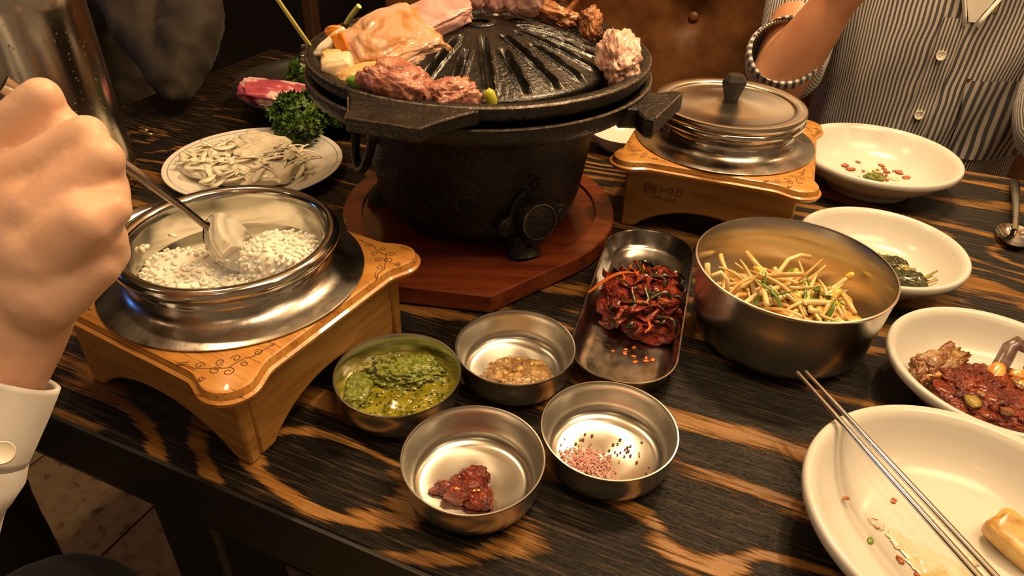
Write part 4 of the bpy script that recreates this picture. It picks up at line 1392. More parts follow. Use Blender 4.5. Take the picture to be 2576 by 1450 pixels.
for v in range(5):
    L_ = random.uniform(0.026, 0.040)
    P = [Vector((L_ * (t / 6 - 0.5), 0.15 * L_ * sin(t / 6 * 3 + v), 0.12 * L_ * cos(t / 6 * 4 + v))) for t in range(7)]
    me = MB().add(*tube(P, [0.0006, 0.0016, 0.0019, 0.0019, 0.0018, 0.0014, 0.0005], 8, 0.45)).me('scal')
    me.materials.append(MAT['scallion'])
    me.shade_smooth()
    scal.append(me)


def heap_z(x, y):
    """height of the sprout pile inside the bowl"""
    return 0.039 + 0.012 * exp(-((x + 0.030) ** 2 + (y + 0.010) ** 2) / 0.0016) + 0.008 * exp(-((x - 0.02) ** 2 + (y + 0.02) ** 2) / 0.0012) - 0.014 * max(0, y / 0.06)


base_me = mk('bed', *blob((0.064, 0.058, 0.022), 5, 0.15, 3, 4, 0.9, 3, 0.08, 7))
for v in base_me.vertices:
    r = hypot(v.co.x, v.co.y)
    v.co.y -= 0.008
    z = v.co.z + 0.027
    lim = 0.058 + max(0, z - 0.012) * 0.55
    if hypot(v.co.x, v.co.y) > lim:
        s = lim / hypot(v.co.x, v.co.y)
        v.co.x *= s
        v.co.y *= s
    v.co.z = max(z, 0.0085)
sb = link('sprout_bed', base_me, 'sprout_spicy', loc=(*BBC, 0), sharp=0)
tag(sb, 'packed seasoned sprouts at the bottom of the deep bowl', 'vegetable', kind='stuff')
LS = 'seasoned bean sprout in the heap inside the deep steel bowl'
for i in range(92):
    for _ in range(30):
        x, y = random.uniform(-0.062, 0.060), random.uniform(-0.060, 0.045)
        if hypot(x, y) < 0.060: break
    me, pe, te = random.choice(stems)
    z = heap_z(x, y) + random.uniform(0.0, 0.010)
    o = bpy.data.objects.new('bean_sprout', me)
    COL.objects.link(o)
    rz = random.uniform(0, 6.28)
    o.location = (BBC[0] + x * 0.85, BBC[1] + y * 0.85, z)
    o.rotation_euler = (random.uniform(-1.0, 1.0), random.uniform(-0.40, 0.40), rz)
    tag(o, LS, 'bean sprout', 'bean sprouts in the deep steel bowl')
    if i % 3 == 0:
        h = bpy.data.objects.new('bean_head', hd)
        COL.objects.link(h)
        h.parent = o
        h.location = pe
        h.rotation_euler = (0, 0, atan2(te.y, te.x))
for i in range(24):
    for _ in range(30):
        x, y = random.uniform(-0.058, 0.058), random.uniform(-0.055, 0.035)
        if hypot(x, y) < 0.058: break
    o = bpy.data.objects.new('scallion_strip', random.choice(scal))
    COL.objects.link(o)
    o.location = (BBC[0] + x * 0.85, BBC[1] + y * 0.85, heap_z(x, y) + random.uniform(0.006, 0.013))
    o.rotation_euler = (random.uniform(-0.6, 0.6), random.uniform(-0.6, 0.6), random.uniform(0, 6.28))
    tag(o, 'thin green scallion strip among the bean sprouts', 'scallion', 'scallion strips in the deep steel bowl')
# the sprouts that stand out: one arching over the far wall, one hooked over the left wall, a loop on the right
for path, rad, lb in [([(-0.004, 0.020, 0.040), (0.002, 0.032, 0.050), (0.012, 0.042, 0.058), (0.024, 0.046, 0.0610), (0.034, 0.046, 0.0595)], 0.0022, 'long pale bean sprout arching up against the inner wall of the bowl'),
                  ([(-0.0735, 0.008, 0.072), (-0.0715, 0.006, 0.060), (-0.066, 0.004, 0.052)], 0.0024, 'straight pale bean sprout sticking to the bowl wall beside the kimchi tray'),
                  ([(-0.070, 0.0, 0.064), (-0.062, 0.002, 0.067), (-0.056, -0.002, 0.062), (-0.055, -0.005, 0.052)], 0.0022, 'short hooked bean sprout beside the straight one on the bowl wall'),
                  ([(0.038, -0.012, 0.034), (0.040, -0.004, 0.046), (0.048, 0.0, 0.051), (0.056, -0.004, 0.046), (0.058, -0.010, 0.037)], 0.0026, 'thick looped bean sprout stained orange by the seasoning')]:
    P = [Vector(p) for p in path]
    tag(link('bean_sprout', MB().add(*tube(P, [rad] * len(P), 10)).me(), 'sprout' if rad < 0.0026 else 'sprout_spicy', loc=(*BBC, 0), sharp=0), lb, 'bean sprout', 'bean sprouts standing out of the heap')

# ------------------------------------------------------------------ oval tray with kimchi
TC, TA = (0.1205, 0.5620), radians(-15.2)
tr = empty('oval_tray', (*TC, 0), TA)
tag(tr, 'long oval steel tray holding red chive kimchi', 'tray')
half = []
hw, hl, cr = 0.0468, 0.130, 0.044
for (cx, cy, a0) in [(hw - cr, hl - cr, 0), (-(hw - cr), hl - cr, pi / 2), (-(hw - cr), -(hl - cr), pi), (hw - cr, -(hl - cr), 3 * pi / 2)]:
    for k in range(25):
        a = a0 + pi / 2 * k / 24
        half.append((cx + cr * cos(a), cy + cr * sin(a)))
half = [p for i, p in enumerate(half) if hypot(p[0] - half[i - 1][0], p[1] - half[i - 1][1]) > 1e-5]
V, F = outline_stack(half, [(0.016, 0.0), (0.010, 0.0008), (0.006, 0.004), (0.0015, 0.0185), (0.0, 0.0198), (0.0004, 0.0208), (0.0018, 0.0208), (0.0030, 0.0195), (0.0070, 0.0055), (0.0110, 0.0025), (0.017, 0.0018)])
link('tray_shell', mk('tray', V, F), 'steel_tray', tr, sharp=40)
km = empty('chive_kimchi', (*TC, 0), TA)
tag(km, 'heap of red chive kimchi with carrot strips on the oval tray', 'kimchi')
random.seed(33)
mb = MB()
for (x, y, z, d, sd) in [(0.004, 0.004, 0.014, (0.037, 0.044, 0.019), 1), (0.006, 0.030, 0.013, (0.024, 0.022, 0.012), 2), (0.014, -0.030, 0.010, (0.026, 0.020, 0.010), 3), (-0.010, -0.004, 0.016, (0.022, 0.024, 0.012), 4), (0.008, 0.010, 0.022, (0.020, 0.022, 0.009), 5)]:
    V, F = blob(d, sd + 50, 0.35, 3.2, 4, 0.9, 4, 0.14, 8)
    mb.add([Vector((max(-0.042, min(0.042, v.x + x)), v.y + y, max(0.003, v.z + z))) for v in V], F)
link('spicy_mass', mb.me(), 'kimchi_sauce', km, sharp=0)


def strip(L_, w, th, curl, n=8, twist=0.0):
    V, F = [], []
    for i in range(n + 1):
        t = i / n - 0.5
        a = curl * t
        wd = w * (1 - (2 * t) ** 4 * 0.7)
        c = Vector((L_ * t, curl * 0.2 * L_ * sin(6 * t), L_ * curl * 0.35 * (0.25 - t * t)))
        sd = Vector((0, cos(twist * t), sin(twist * t)))
        up = Vector((0, -sin(twist * t), cos(twist * t)))
        V += [c - sd * wd - up * th, c + sd * wd - up * th, c + sd * wd + up * th, c - sd * wd + up * th]
    for i in range(n):
        a, b = 4 * i, 4 * i + 4
        for k in range(4):
            l = (k + 1) % 4
            F.append((a + k, a + l, b + l, b + k))
    F += [(3, 2, 1, 0), (4 * n, 4 * n + 1, 4 * n + 2, 4 * n + 3)]
    return V, F


leafv = [mk('leaf', *strip(random.uniform(0.020, 0.038), random.uniform(0.0022, 0.0042), 0.0004, random.uniform(0.4, 1.5), 9, random.uniform(-3, 3))) for _ in range(8)]
carv = [mk('carrot', *strip(random.uniform(0.018, 0.030), 0.0013, 0.0010, random.uniform(0.1, 0.7), 6, 0.3)) for _ in range(4)]


def kz(x, y):
    return 0.012 + 0.022 * exp(-((x - 0.004) ** 2 / 0.0011 + (y - 0.008) ** 2 / 0.0019)) + 0.010 * exp(-((x - 0.012) ** 2 + (y + 0.032) ** 2) / 0.0006)


for i in range(64):
    a, r = random.uniform(0, 6.28), sqrt(random.random())
    x, y = 0.003 + 0.036 * r * cos(a), 0.0 + 0.052 * r * sin(a)
    m_ = random.random()
    if m_ < 0.50:
        o = link('chive_leaf', random.choice(leafv), 'kimchi_leaf', km, sharp=0)
    elif m_ < 0.82:
        o = link('sauced_strip', random.choice(leafv).copy(), None, km, sharp=0)
        o.data.materials.clear()
        o.data.materials.append(MAT['kimchi_sauce'])
    else:
        o = link('carrot_strip', random.choice(carv), 'kimchi_carrot', km, sharp=0)
    o.location = (max(-0.034, min(0.036, x)), y, kz(x, y) + random.uniform(-0.004, 0.0005))
    o.rotation_euler = (random.uniform(-0.6, 0.6), random.uniform(-0.20, 0.20), random.uniform(0, 6.28))
for (x, y, z, r) in [(0.033, 0.012, 0.022, 0.010), (0.030, 0.026, 0.022, 0.009)]:
    P = [Vector((x + r * cos(t * 2 * pi / 16), y + r * 0.8 * sin(t * 2 * pi / 16), z + 0.003 * sin(t * 2 * pi / 16 + 1))) for t in range(16)]
    V, F = [], []
    for p in P: V += [p + Vector((0, 0, -0.0035)), p + Vector((0, 0, 0.0035)), p * 1.0 + Vector((-(p.x - x) * 0.1, -(p.y - y) * 0.1, 0.0035)), p + Vector((-(p.x - x) * 0.1, -(p.y - y) * 0.1, -0.0035))]
    for i in range(16):
        a, b = 4 * i, 4 * ((i + 1) % 16)
        for k in range(4):
            l = (k + 1) % 4
            F.append((a + k, b + k, b + l, a + l))
    link('leaf_curl', mk('curl', V, F), 'kimchi_leaf', km, sharp=40)
P = [Vector((-0.046 + 0.016 * t / 5 * 2.4, -0.012 + 0.040 * t / 5, 0.020 + 0.012 * sin(t / 5 * 2.6))) for t in range(6)]
link('carrot_strip', MB().add(*tube(P[0:], [0.0010, 0.0019, 0.0021, 0.0020, 0.0016, 0.0008], 8, 0.6)).me(), 'kimchi_carrot', km, sharp=40)
for i in range(9):
    s = random.uniform(0.0012, 0.0026)
    link('sauce_speck', mk('speck', *blob((s * 1.6, s, 0.0006), i, 0.4, 3, 2)), 'kimchi_carrot', km, (random.uniform(-0.018, 0.030), random.uniform(-0.078, -0.056), 0.0024), (0, 0, random.random() * 6), sharp=0)


def pool(rx, ry, h, seed, rough_edge=0.35, n=72, m=10):
    V, F = [(0, 0, h)], []
    for j in range(1, m + 1):
        t = j / m
        for k in range(n):
            a = 2 * pi * k / n
            e = 1 + rough_edge * mnoise.fractal(Vector((cos(a) * 1.6 + seed, sin(a) * 1.6, seed * 0.7)), 0.9, 2.0, 4)
            V.append((rx * t * e * cos(a), ry * t * e * sin(a), h * (1 - t ** 3)))
    for k in range(n):
        F.append((0, 1 + k, 1 + (k + 1) % n))
    for j in range(m - 1):
        for k in range(n):
            l = (k + 1) % n
            F.append((1 + j * n + k, 1 + (j + 1) * n + k, 1 + (j + 1) * n + l, 1 + j * n + l))
    return V, F


# ------------------------------------------------------------------ white bowls
def white_bowl(R_, H_):
    P = [(0, 0.003), (0.44, 0.003), (0.47, 0.0), (0.52, 0.0), (0.545, 0.003), (0.555, 0.007), (0.66, 0.013), (0.80, 0.0225), (0.905, 0.0325), (0.945, 0.0375), (0.950, 0.0385), (0.985, 0.0385), (0.998, 0.0400), (1.0, 0.0430), (0.995, 0.0455), (0.982, 0.0470), (0.960, 0.0472), (0.925, 0.0455), (0.895, 0.0410), (0.85, 0.0330), (0.78, 0.0235), (0.70, 0.0165), (0.62, 0.0125), (0.50, 0.0105), (0.25, 0.0095), (0, 0.0095)]
    return lathe([(r * R_, z * H_ / 0.0472) for r, z in P], 110)


WL = mk('white_large', *white_bowl(0.1005, 0.0475))
WS = mk('white_small', *white_bowl(0.0825, 0.0425))
W1, W2, W3, W4 = (0.4636, 0.8637), (0.3775, 0.6360), (0.3930, 0.4462), (0.2916, 0.2928)
for nm, me, c, lb in [('W1', WL, W1, 'large white bowl with red sauce specks beside the lidded pot stand'), ('W2', WS, W2, 'smaller white bowl with dark green leaves touching the deep steel bowl'), ('W3', WS, W3, 'white bowl full of red spicy crab'), ('W4', WL, W4, 'large white bowl smeared with sauce, chopsticks resting on its rim')]:
    tag(link('white_bowl', me, 'white_melamine', loc=(*c, 0), sharp=50), lb, 'bowl', 'white bowls')

# W1 leftovers
random.seed(41)
fz = 0.0110
for i in range(34):
    x, y = random.gauss(0.010, 0.019), random.gauss(0.010, 0.018)
    if hypot(x, y) > 0.055: continue
    s = random.uniform(0.0014, 0.0052)
    tag(link('chili_flake', mk('flake', *blob((s * 1.3, s, 0.0009), i, 0.5, 3.5, 2)), 'chili_flake', loc=(W1[0] + x, W1[1] + y, fz + 0.0004), rot=(0, 0, random.random() * 6), sharp=0), 'orange-red chili flake stuck in the bowl beside the lidded pot', 'chili flake', 'chili flakes in the bowl by the lidded pot')
stn = MB()
for i in range(6):
    stn.add(*pool(random.uniform(0.005, 0.012), random.uniform(0.003, 0.007), 0.0006, 31 + i, 0.5), Matrix.Translation((random.gauss(0.012, 0.012), random.gauss(0.008, 0.012), fz - 0.0006)) @ Matrix.Rotation(i, 4, 'Z'))
tag(link('sauce_stain', stn.me(), 'sauce_stain', loc=(*W1, 0), sharp=0), 'thin orange sauce smear under the chili flakes', 'sauce', kind='stuff')
V, F = blob((0.011, 0.007, 0.006), 8, 0.5, 4, 4, 0.9, 4, 0.25, 7)
tag(link('herb_lump', mk('herb', [Vector((v.x, v.y, max(v.z, -0.004))) for v in V], F), 'green_paste', loc=(W1[0] + 0.000, W1[1] - 0.010, fz + 0.0042), sharp=0), 'green chopped herb lump among the chili flakes', 'herb')
# W2 leaves
lf = empty('seasoned_leaves', (*W2, 0))
tag(lf, 'dark green seasoned leaves with pale stems in the smaller bowl', 'greens')
for i, (x, y, z, d, rx, rz, mt) in enumerate([(0.010, -0.008, 0.0185, (0.022, 0.015, 0.008), 8, 20, 'leaf_dark'), (0.018, -0.028, 0.0180, (0.024, 0.012, 0.007), -6, -12, 'leaf_dark'), (0.024, -0.012, 0.0165, (0.020, 0.008, 0.006), 14, -40, 'leaf_stem'), (0.004, 0.006, 0.0200, (0.022, 0.005, 0.005), 5, -8, 'leaf_stem')]):
    V, F = blob(d, 100 + i, 0.25, 3, 4, 0.85, 4, 0.10, 5)
    V = [Vector((v.x, v.y + 0.0016 * sin(v.x * 900), v.z + 0.0012 * sin(v.x * 700 + v.y * 300))) for v in V]
    link('leaf', mk('leaf', V, F), mt, lf, (x, y, z), (radians(rx), 0, radians(rz)), sharp=0)
for a, b in [((0.030, -0.030, 0.014), (0.056, -0.016, 0.022)), ((0.032, -0.032, 0.013), (0.052, -0.028, 0.019)), ((0.034, -0.026, 0.014), (0.050, -0.020, 0.018))]:
    a, b = Vector(a), Vector(b)
    link('stem', MB().add(*tube([a, a.lerp(b, 0.5) + Vector((0, 0, 0.001)), b], [0.0016, 0.0015, 0.0011], 8)).me(), 'leaf_stem', lf, sharp=60)
# W3 crab
cb = empty('spicy_crab', (*W3, 0))
tag(cb, 'spicy red marinated crab pieces heaped in the white bowl', 'crab')
mb = MB()
for (x, y, z, d, sd) in [(0.002, -0.012, 0.017, (0.046, 0.036, 0.013), 1), (-0.014, 0.002, 0.020, (0.026, 0.022, 0.012), 2), (0.022, -0.024, 0.018, (0.030, 0.024, 0.011), 3), (0.0, -0.034, 0.020, (0.030, 0.018, 0.008), 4)]:
    V, F = blob(d, sd + 70, 0.3, 3.2, 5, 0.9, 4, 0.12, 8)
    mb.add([Vector((v.x + x, v.y + y, max(0.0105, v.z + z))) for v in V], F)
link('sauce_mass', mb.me(), 'crab_sauce', cb, sharp=0)
V, F = blob((0.025, 0.013, 0.0060), 77, 0.35, 3.2, 5, 0.85, 4, 0.16, 8)
link('shell_piece', mk('shell', V, F), 'crab_shell', cb, (-0.036, 0.016, 0.0270), (radians(20), radians(-16), radians(24)), sharp=0)
V, F = blob((0.018, 0.0035, 0.004), 78, 0.1, 2.0, 3, 0.9, 2)
link('pale_flesh', mk('fl', V, F), 'crab_meat', cb, (-0.034, 0.007, 0.0245), (0, radians(-8), radians(6)), sharp=0)
link('claw', MB().add(*tube([(0.010, 0.010, 0.026), (0.018, 0.018, 0.035), (0.023, 0.024, 0.043), (0.029, 0.027, 0.0455), (0.038, 0.022, 0.0420), (0.048, 0.012, 0.0350), (0.055, 0.006, 0.0295)], [0.0060, 0.0062, 0.0060, 0.0062, 0.0046, 0.0026, 0.0006], 12, 0.75)).me(), 'crab_claw', cb, sharp=60)
link('pale_flesh', MB().add(*tube([(0.002, 0.002, 0.022), (0.010, 0.010, 0.028), (0.014, 0.014, 0.031)], [0.006, 0.0072, 0.005], 10)).me(), 'crab_meat', cb, sharp=60)
for i, (x, y, z, d, rz) in enumerate([(0.040, 0.0, 0.0280, (0.022, 0.007, 0.006), -14), (0.038, -0.026, 0.0290, (0.026, 0.008, 0.006), 6), (0.028, -0.008, 0.029, (0.012, 0.006, 0.004), 10), (0.022, -0.042, 0.027, (0.012, 0.007, 0.005), 50), (0.044, -0.044, 0.024, (0.014, 0.007, 0.005), 30)]):
    V, F = blob(d, 120 + i, 0.16, 2.4, 4, 0.85, 3)
    link('crab_flesh', mk('flesh', V, F), 'crab_meat', cb, (x, y, z), (radians(10), radians(6), radians(rz)), sharp=0)
for i in range(16):
    V, F = blob((random.uniform(0.004, 0.008), random.uniform(0.003, 0.005), 0.003), 140 + i, 0.3, 3, 3, 0.8)
    link('sauce_lump', mk('lump', V, F), random.choice(['crab_sauce', 'crab_sauce', 'crab_shell', 'leaf_stem']), cb, (random.uniform(-0.030, 0.045), random.uniform(-0.045, 0.012), 0.0295 + random.uniform(-0.003, 0.001)), (0, 0, random.random() * 6), sharp=0)
# W4 leftovers
random.seed(51)
fm = MB()
for i, (x, y, rx, ry, rz) in enumerate([(-0.012, -0.020, 0.030, 0.016, -52), (0.004, -0.040, 0.016, 0.010, -40), (-0.030, 0.006, 0.010, 0.006, -60), (0.012, -0.006, 0.007, 0.004, 10), (-0.040, 0.020, 0.006, 0.004, -50)]):
    fm.add(*pool(rx, ry, 0.0009, 11 + i), Matrix.Translation((x, y, 0.0108)) @ Matrix.Rotation(radians(rz), 4, 'Z'))
tag(link('broth_film', fm.me(), 'broth_film', loc=(*W4, 0), sharp=0), 'shiny broth film in the bowl under the chopsticks', 'broth', kind='stuff')
for i, (x, y) in enumerate([(-0.058, 0.034), (-0.050, 0.006), (-0.030, -0.018), (-0.014, -0.036), (-0.004, -0.048), (-0.036, -0.008), (0.006, -0.030), (-0.020, 0.040), (-0.040, 0.020), (-0.012, -0.050)]):
    s = random.uniform(0.0010, 0.0026)
    r = hypot(x, y)
    z = 0.0110 if r < 0.05 else 0.0112 + (r - 0.05) * 0.45
    tag(link('chili_flake', mk('flake', *blob((s * 1.5, s, 0.0005), i + 9, 0.5, 4, 3)), 'chili_flake' if i != 1 else 'green_pepper', loc=(W4[0] + x, W4[1] + y, z), rot=(0, 0, i), sharp=0), 'small chili flake in the sauce-smeared bowl under the chopsticks', 'chili flake', 'chili flakes under the chopsticks')
V, F = blob((0.020, 0.012, 0.009), 181, 0.10, 2.2, 4, 0.45, 2)
tag(link('mushroom_chunk', mk('mush', V, F), 'mushroom_seared', loc=(W4[0] + 0.0420, W4[1] + 0.0020, 0.0205), rot=(radians(14), radians(8), radians(-58)), sharp=0), 'seared yellow mushroom chunk left in the bowl with chopsticks', 'mushroom')
V, F = blob((0.0205, 0.0035, 0.0085), 182, 0.10, 2.2, 3, 0.5, 2)
# ------------------------------------------------------------------ onion plate
OP = (-0.3352, 0.8420)
op = empty('serving_plate', (*OP, 0))
tag(op, 'white round plate with a thin grey line, heaped with onion salad', 'plate')
RP = 0.1105
link('plate_dish', mk('pl', *lathe([(0, 0.002), (0.055, 0.002), (0.060, 0.0), (0.066, 0.001), (0.085, 0.007), (0.1085, 0.0150), (0.1105, 0.0160), (0.1100, 0.0170), (0.1085, 0.0172), (0.085, 0.0095), (0.068, 0.0048), (0.055, 0.0040), (0, 0.0040)], 96)), 'white_ceramic', op, sharp=50)
link('rim_line', mk('ln', *lathe([(0.1030, 0.01545), (0.1042, 0.01585), (0.1042, 0.01562), (0.1030, 0.0152)], 96)), 'grey_glaze', op, sharp=None)
so_ = empty('onion_salad', (*OP, 0))
tag(so_, 'shredded onion salad with creamy grey sauce on the white plate', 'salad')
random.seed(61)
ons = [mk('on', *strip(random.uniform(0.028, 0.050), random.uniform(0.0030, 0.0052), 0.0007, random.uniform(0.2, 1.0), 9, random.uniform(-1.5, 1.5))) for _ in range(9)]
V, F = blob((0.074, 0.055, 0.020), 66, 0.18, 3, 4, 0.85, 3, 0.06, 8)
link('onion_bed', mk('bed', [Vector((v.x - 0.008, v.y - 0.006, max(0.0055, v.z + 0.011))) for v in V], F), 'onion_strip', so_, sharp=0)
for i in range(120):
    a, r = random.uniform(0, 6.28), sqrt(random.random())
    x, y = -0.008 + 0.080 * r * cos(a), -0.008 + 0.062 * r * sin(a)
    z = 0.013 + 0.018 * (1 - r * r) + random.uniform(0, 0.004) + (0.003 if r > 0.8 else 0)
    link('onion_strip', random.choice(ons), 'onion_strip', so_, (x, y, z), (random.uniform(-0.5, 0.5), random.uniform(-0.3, 0.3), random.uniform(0, 6.28)), sharp=0)
V, F = blob((0.036, 0.022, 0.0075), 69, 0.4, 3.0, 5, 0.9, 3)
link('creamy_sauce', mk('cs', V, F), 'perilla_sauce', so_, (0.004, 0.014, 0.0345), (radians(10), 0, radians(-14)), sharp=0)
V, F = blob((0.022, 0.017, 0.006), 70, 0.4, 3.0, 4, 0.9, 3)
link('creamy_sauce', mk('cs', V, F), 'perilla_sauce', so_, (0.006, -0.012, 0.0345), (radians(6), 0, radians(20)), sharp=0)
grn = [mk('gr', *strip(random.uniform(0.010, 0.020), 0.0022, 0.0005, 0.9, 6, 1.0)) for _ in range(3)]
for (x, y, z) in [(-0.040, 0.014, 0.026), (-0.044, 0.010, 0.025), (-0.030, -0.006, 0.027), (0.022, -0.002, 0.028), (0.026, -0.008, 0.027), (-0.004, -0.028, 0.026), (0.002, -0.034, 0.024), (0.048, -0.002, 0.022), (0.008, -0.024, 0.027)]:
    link('green_leaf', random.choice(grn), 'scallion', so_, (x, y, z), (random.uniform(-0.5, 0.5), random.uniform(-0.5, 0.5), random.uniform(0, 6.28)), sharp=0)

# ------------------------------------------------------------------ black bowl with raw meat and parsley
KB = (-0.290, 1.080)
kb_ = link('black_dish', mk('kb', *lathe([(0, 0.003), (0.07, 0.003), (0.075, 0.0), (0.082, 0.002), (0.115, 0.014), (0.138, 0.036), (0.142, 0.042), (0.1415, 0.0435), (0.139, 0.0430), (0.134, 0.037), (0.112, 0.018), (0.08, 0.0085), (0, 0.0080)], 96)), 'black_glaze', loc=(*KB, 0), sharp=50)
tag(kb_, 'wide black dish holding raw lamb behind the onion plate', 'dish')
V, F = blob((0.062, 0.030, 0.013), 200, 0.22, 2.6, 5, 0.7, 3, 0.03, 8)
tag(link('raw_lamb', mk('raw', V, F), 'meat_raw', loc=(KB[0] - 0.058, KB[1] - 0.045, 0.0335), rot=(radians(10), radians(14), radians(10)), sharp=0), 'marbled raw lamb slice with white fat edge in the black dish', 'meat')


def parsley(loc, size, n, seed, label):
    random.seed(seed)
    root = empty('parsley_sprig', loc)
    tag(root, label, 'parsley', 'parsley around the black dish')
    mb = MB()
    for i in range(n):
        a, b = random.uniform(0, 6.28), math.acos(random.uniform(-1, 1))
        r = random.uniform(0.55, 1.0) ** 0.6
        c = Vector((size[0] * r * sin(b) * cos(a), size[1] * r * sin(b) * sin(a), size[2] * r * cos(b)))
        c *= 1 + 0.35 * mnoise.noise(c * 60 + Vector((seed, 0, 0)))
        nrm_ = (c.normalized() + Vector((random.gauss(0, 0.5), random.gauss(0, 0.5), random.gauss(0.2, 0.5)))).normalized()
        x = nrm_.orthogonal().normalized()
        x = Matrix.Rotation(random.uniform(0, 6.28), 3, nrm_) @ x
        y = nrm_.cross(x)
        s = random.uniform(0.0045, 0.0085)
        V = [c]
        m = 9
        for k in range(m):
            an = -1.9 + 3.8 * k / (m - 1)
            rr = s * (0.75 + 0.35 * (k % 2))
            V.append(c + (x * cos(an) + y * sin(an)) * rr + nrm_ * s * 0.45 * (1 if k % 2 else -0.5))
        F = [(0, k, k + 1) for k in range(1, m)]
        mb.add(V, F)
    link('foliage', mb.me(), 'parsley', root, sharp=0)['kind'] = 'stuff'
    sm = MB()
    for i in range(5):
        a = i * 1.3
        sm.add(*tube([(size[0] * 0.2 * cos(a), size[1] * 0.2 * sin(a), -size[2] * 0.8), (size[0] * 0.4 * cos(a), size[1] * 0.4 * sin(a), size[2] * 0.3)], [0.0012, 0.0008], 6))
    link('stem', sm.me(), 'parsley_stem', root)
    return root


parsley((-0.3020, 0.9520, 0.042), (0.042, 0.034, 0.023), 520, 3, 'curly parsley bunch spilling over the edge of the black dish')
parsley((-0.2960, 0.9140, 0.036), (0.028, 0.024, 0.017), 260, 4, 'curly parsley clump hanging down onto the onion plate')
parsley((-0.2560, 0.9640, 0.040), (0.030, 0.026, 0.019), 260, 5, 'curly parsley clump between the black dish and the stove')
parsley((-0.3350, 1.1050, 0.046), (0.026, 0.026, 0.018), 200, 6, 'curly parsley clump behind the raw lamb slice')
tag(link('side_dish', mk('sd', *lathe([(0, 0.002), (0.03, 0.002), (0.034, 0.0), (0.045, 0.010), (0.055, 0.026), (0.0555, 0.0275), (0.054, 0.0275), (0.044, 0.013), (0.03, 0.005), (0, 0.005)], 60)), 'white_melamine', loc=(0.155, 0.965, 0), sharp=50), 'small white dish half hidden behind the lettered stand', 'dish')

# ------------------------------------------------------------------ steel pitcher
PC = (-0.537, 0.790)
pt = empty('water_pitcher', (*PC, 0))
tag(pt, 'tall steel water pitcher with droplets behind the hand', 'pitcher')
pp = [(0, 0.002), (0.056, 0.002), (0.064, 0.0), (0.0675, 0.003), (0.068, 0.015), (0.0672, 0.06), (0.0665, 0.10), (0.0660, 0.14), (0.0655, 0.18), (0.0650, 0.215), (0.0640, 0.228), (0.0600, 0.238), (0.0560, 0.243), (0.0565, 0.247), (0.058, 0.250), (0.056, 0.262), (0.040, 0.272), (0.012, 0.278), (0.010, 0.290), (0, 0.292)]
link('pitcher_body', mk('pi', *lathe(pp, 96)), 'steel_pitcher', pt, sharp=50)
random.seed(71)
dr = MB()


def pr_at(z):
    for (r0, z0), (r1, z1) in zip(pp[4:10], pp[5:11]):
        if z0 <= z <= z1: return r0 + (r1 - r0) * (z - z0) / (z1 - z0)
    return 0.064


for i in range(150):
    a, z = radians(random.uniform(-95, -5)), random.uniform(0.03, 0.21)
    r = pr_at(z)
    s = random.uniform(0.0006, 0.0014)
    V0, F0 = ico(1)
    dr.add([Vector((r * cos(a), r * sin(a), z)) + v * s for v in V0], F0)
link('water_droplets', dr.me(), 'droplets', pt, sharp=0)['kind'] = 'stuff'
hn = [(-0.060, 0, 0.22), (-0.10, 0, 0.22), (-0.118, 0, 0.18), (-0.112, 0, 0.10), (-0.064, 0, 0.07)]
link('handle', MB().add(*tube(hn, 0.006, 10)).me(), 'steel_pitcher', pt, rot=(0, 0, radians(-75)), sharp=60)

# ------------------------------------------------------------------ person at left: hand with spoon, white cuff
pl_ = empty('person', (-0.55, 0.10, FLOOR))
tag(pl_, 'person in a white shirt and dark trousers stirring rice with a spoon', 'person')


def to_local(root, me):
    inv = root.matrix_world.inverted() if False else Matrix.Translation(-Vector(root.location))
    me.transform(inv)
    return me


D = 0.400
wr = at(30, 850, 0.405)
el = at(-560, 1640, 0.42)
sh = el + Vector((-0.20, -0.16, 0.22))
caps = [(sh, el, 0.045, 0.036), (el, at(-175, 1215, 0.395), 0.034, 0.031), (at(-175, 1215, 0.395), wr, 0.031, 0.0270), (wr, at(60, 700, 0.40), 0.0275, 0.032), (at(60, 700, 0.40), at(110, 560, 0.400), 0.033, 0.034), (at(20, 640, 0.40), at(30, 470, 0.405), 0.032, 0.026),
        (at(110, 560, 0.400), at(175, 450, 0.405), 0.034, 0.022),
        (at(-40, 440, 0.405), at(150, 330, 0.405), 0.016, 0.014), (at(40, 480, 0.396), at(185, 405, 0.402), 0.018, 0.012),
        # three curled fingers seen as ridges
        (at(-70, 395, 0.392), at(105, 243, 0.392), 0.0125, 0.0110),
        (at(-10, 480, 0.384), at(218, 340, 0.388), 0.0140, 0.0115),
        (at(95, 545, 0.378), at(256, 398, 0.385), 0.0150, 0.0120),
        (at(256, 398, 0.385), at(262, 440, 0.405), 0.0120, 0.0110),
        (at(105, 243, 0.392), at(135, 290, 0.425), 0.0110, 0.0095), (at(218, 340, 0.388), at(240, 380, 0.420), 0.0115, 0.0100),
        # hidden finger around the handle and the thumb below
        (at(60, 300, 0.43), at(200, 420, 0.435), 0.011, 0.010),
        (at(110, 640, 0.385), at(215, 560, 0.375), 0.0230, 0.0150), (at(215, 560, 0.375), at(282, 528, 0.382), 0.0140, 0.0105), (at(282, 528, 0.382), at(288, 470, 0.405), 0.0100, 0.0085),
        (at(110, 640, 0.385), at(262, 600, 0.392), 0.024, 0.0125), (at(262, 600, 0.392), at(282, 640, 0.40), 0.0125, 0.0100), (at(110, 720, 0.392), at(230, 660, 0.395), 0.026, 0.0165)]
me = fuse(caps, 0.0026, 7, 0.5)
link('body', to_local(pl_, me), 'skin_left', pl_, sharp=0)
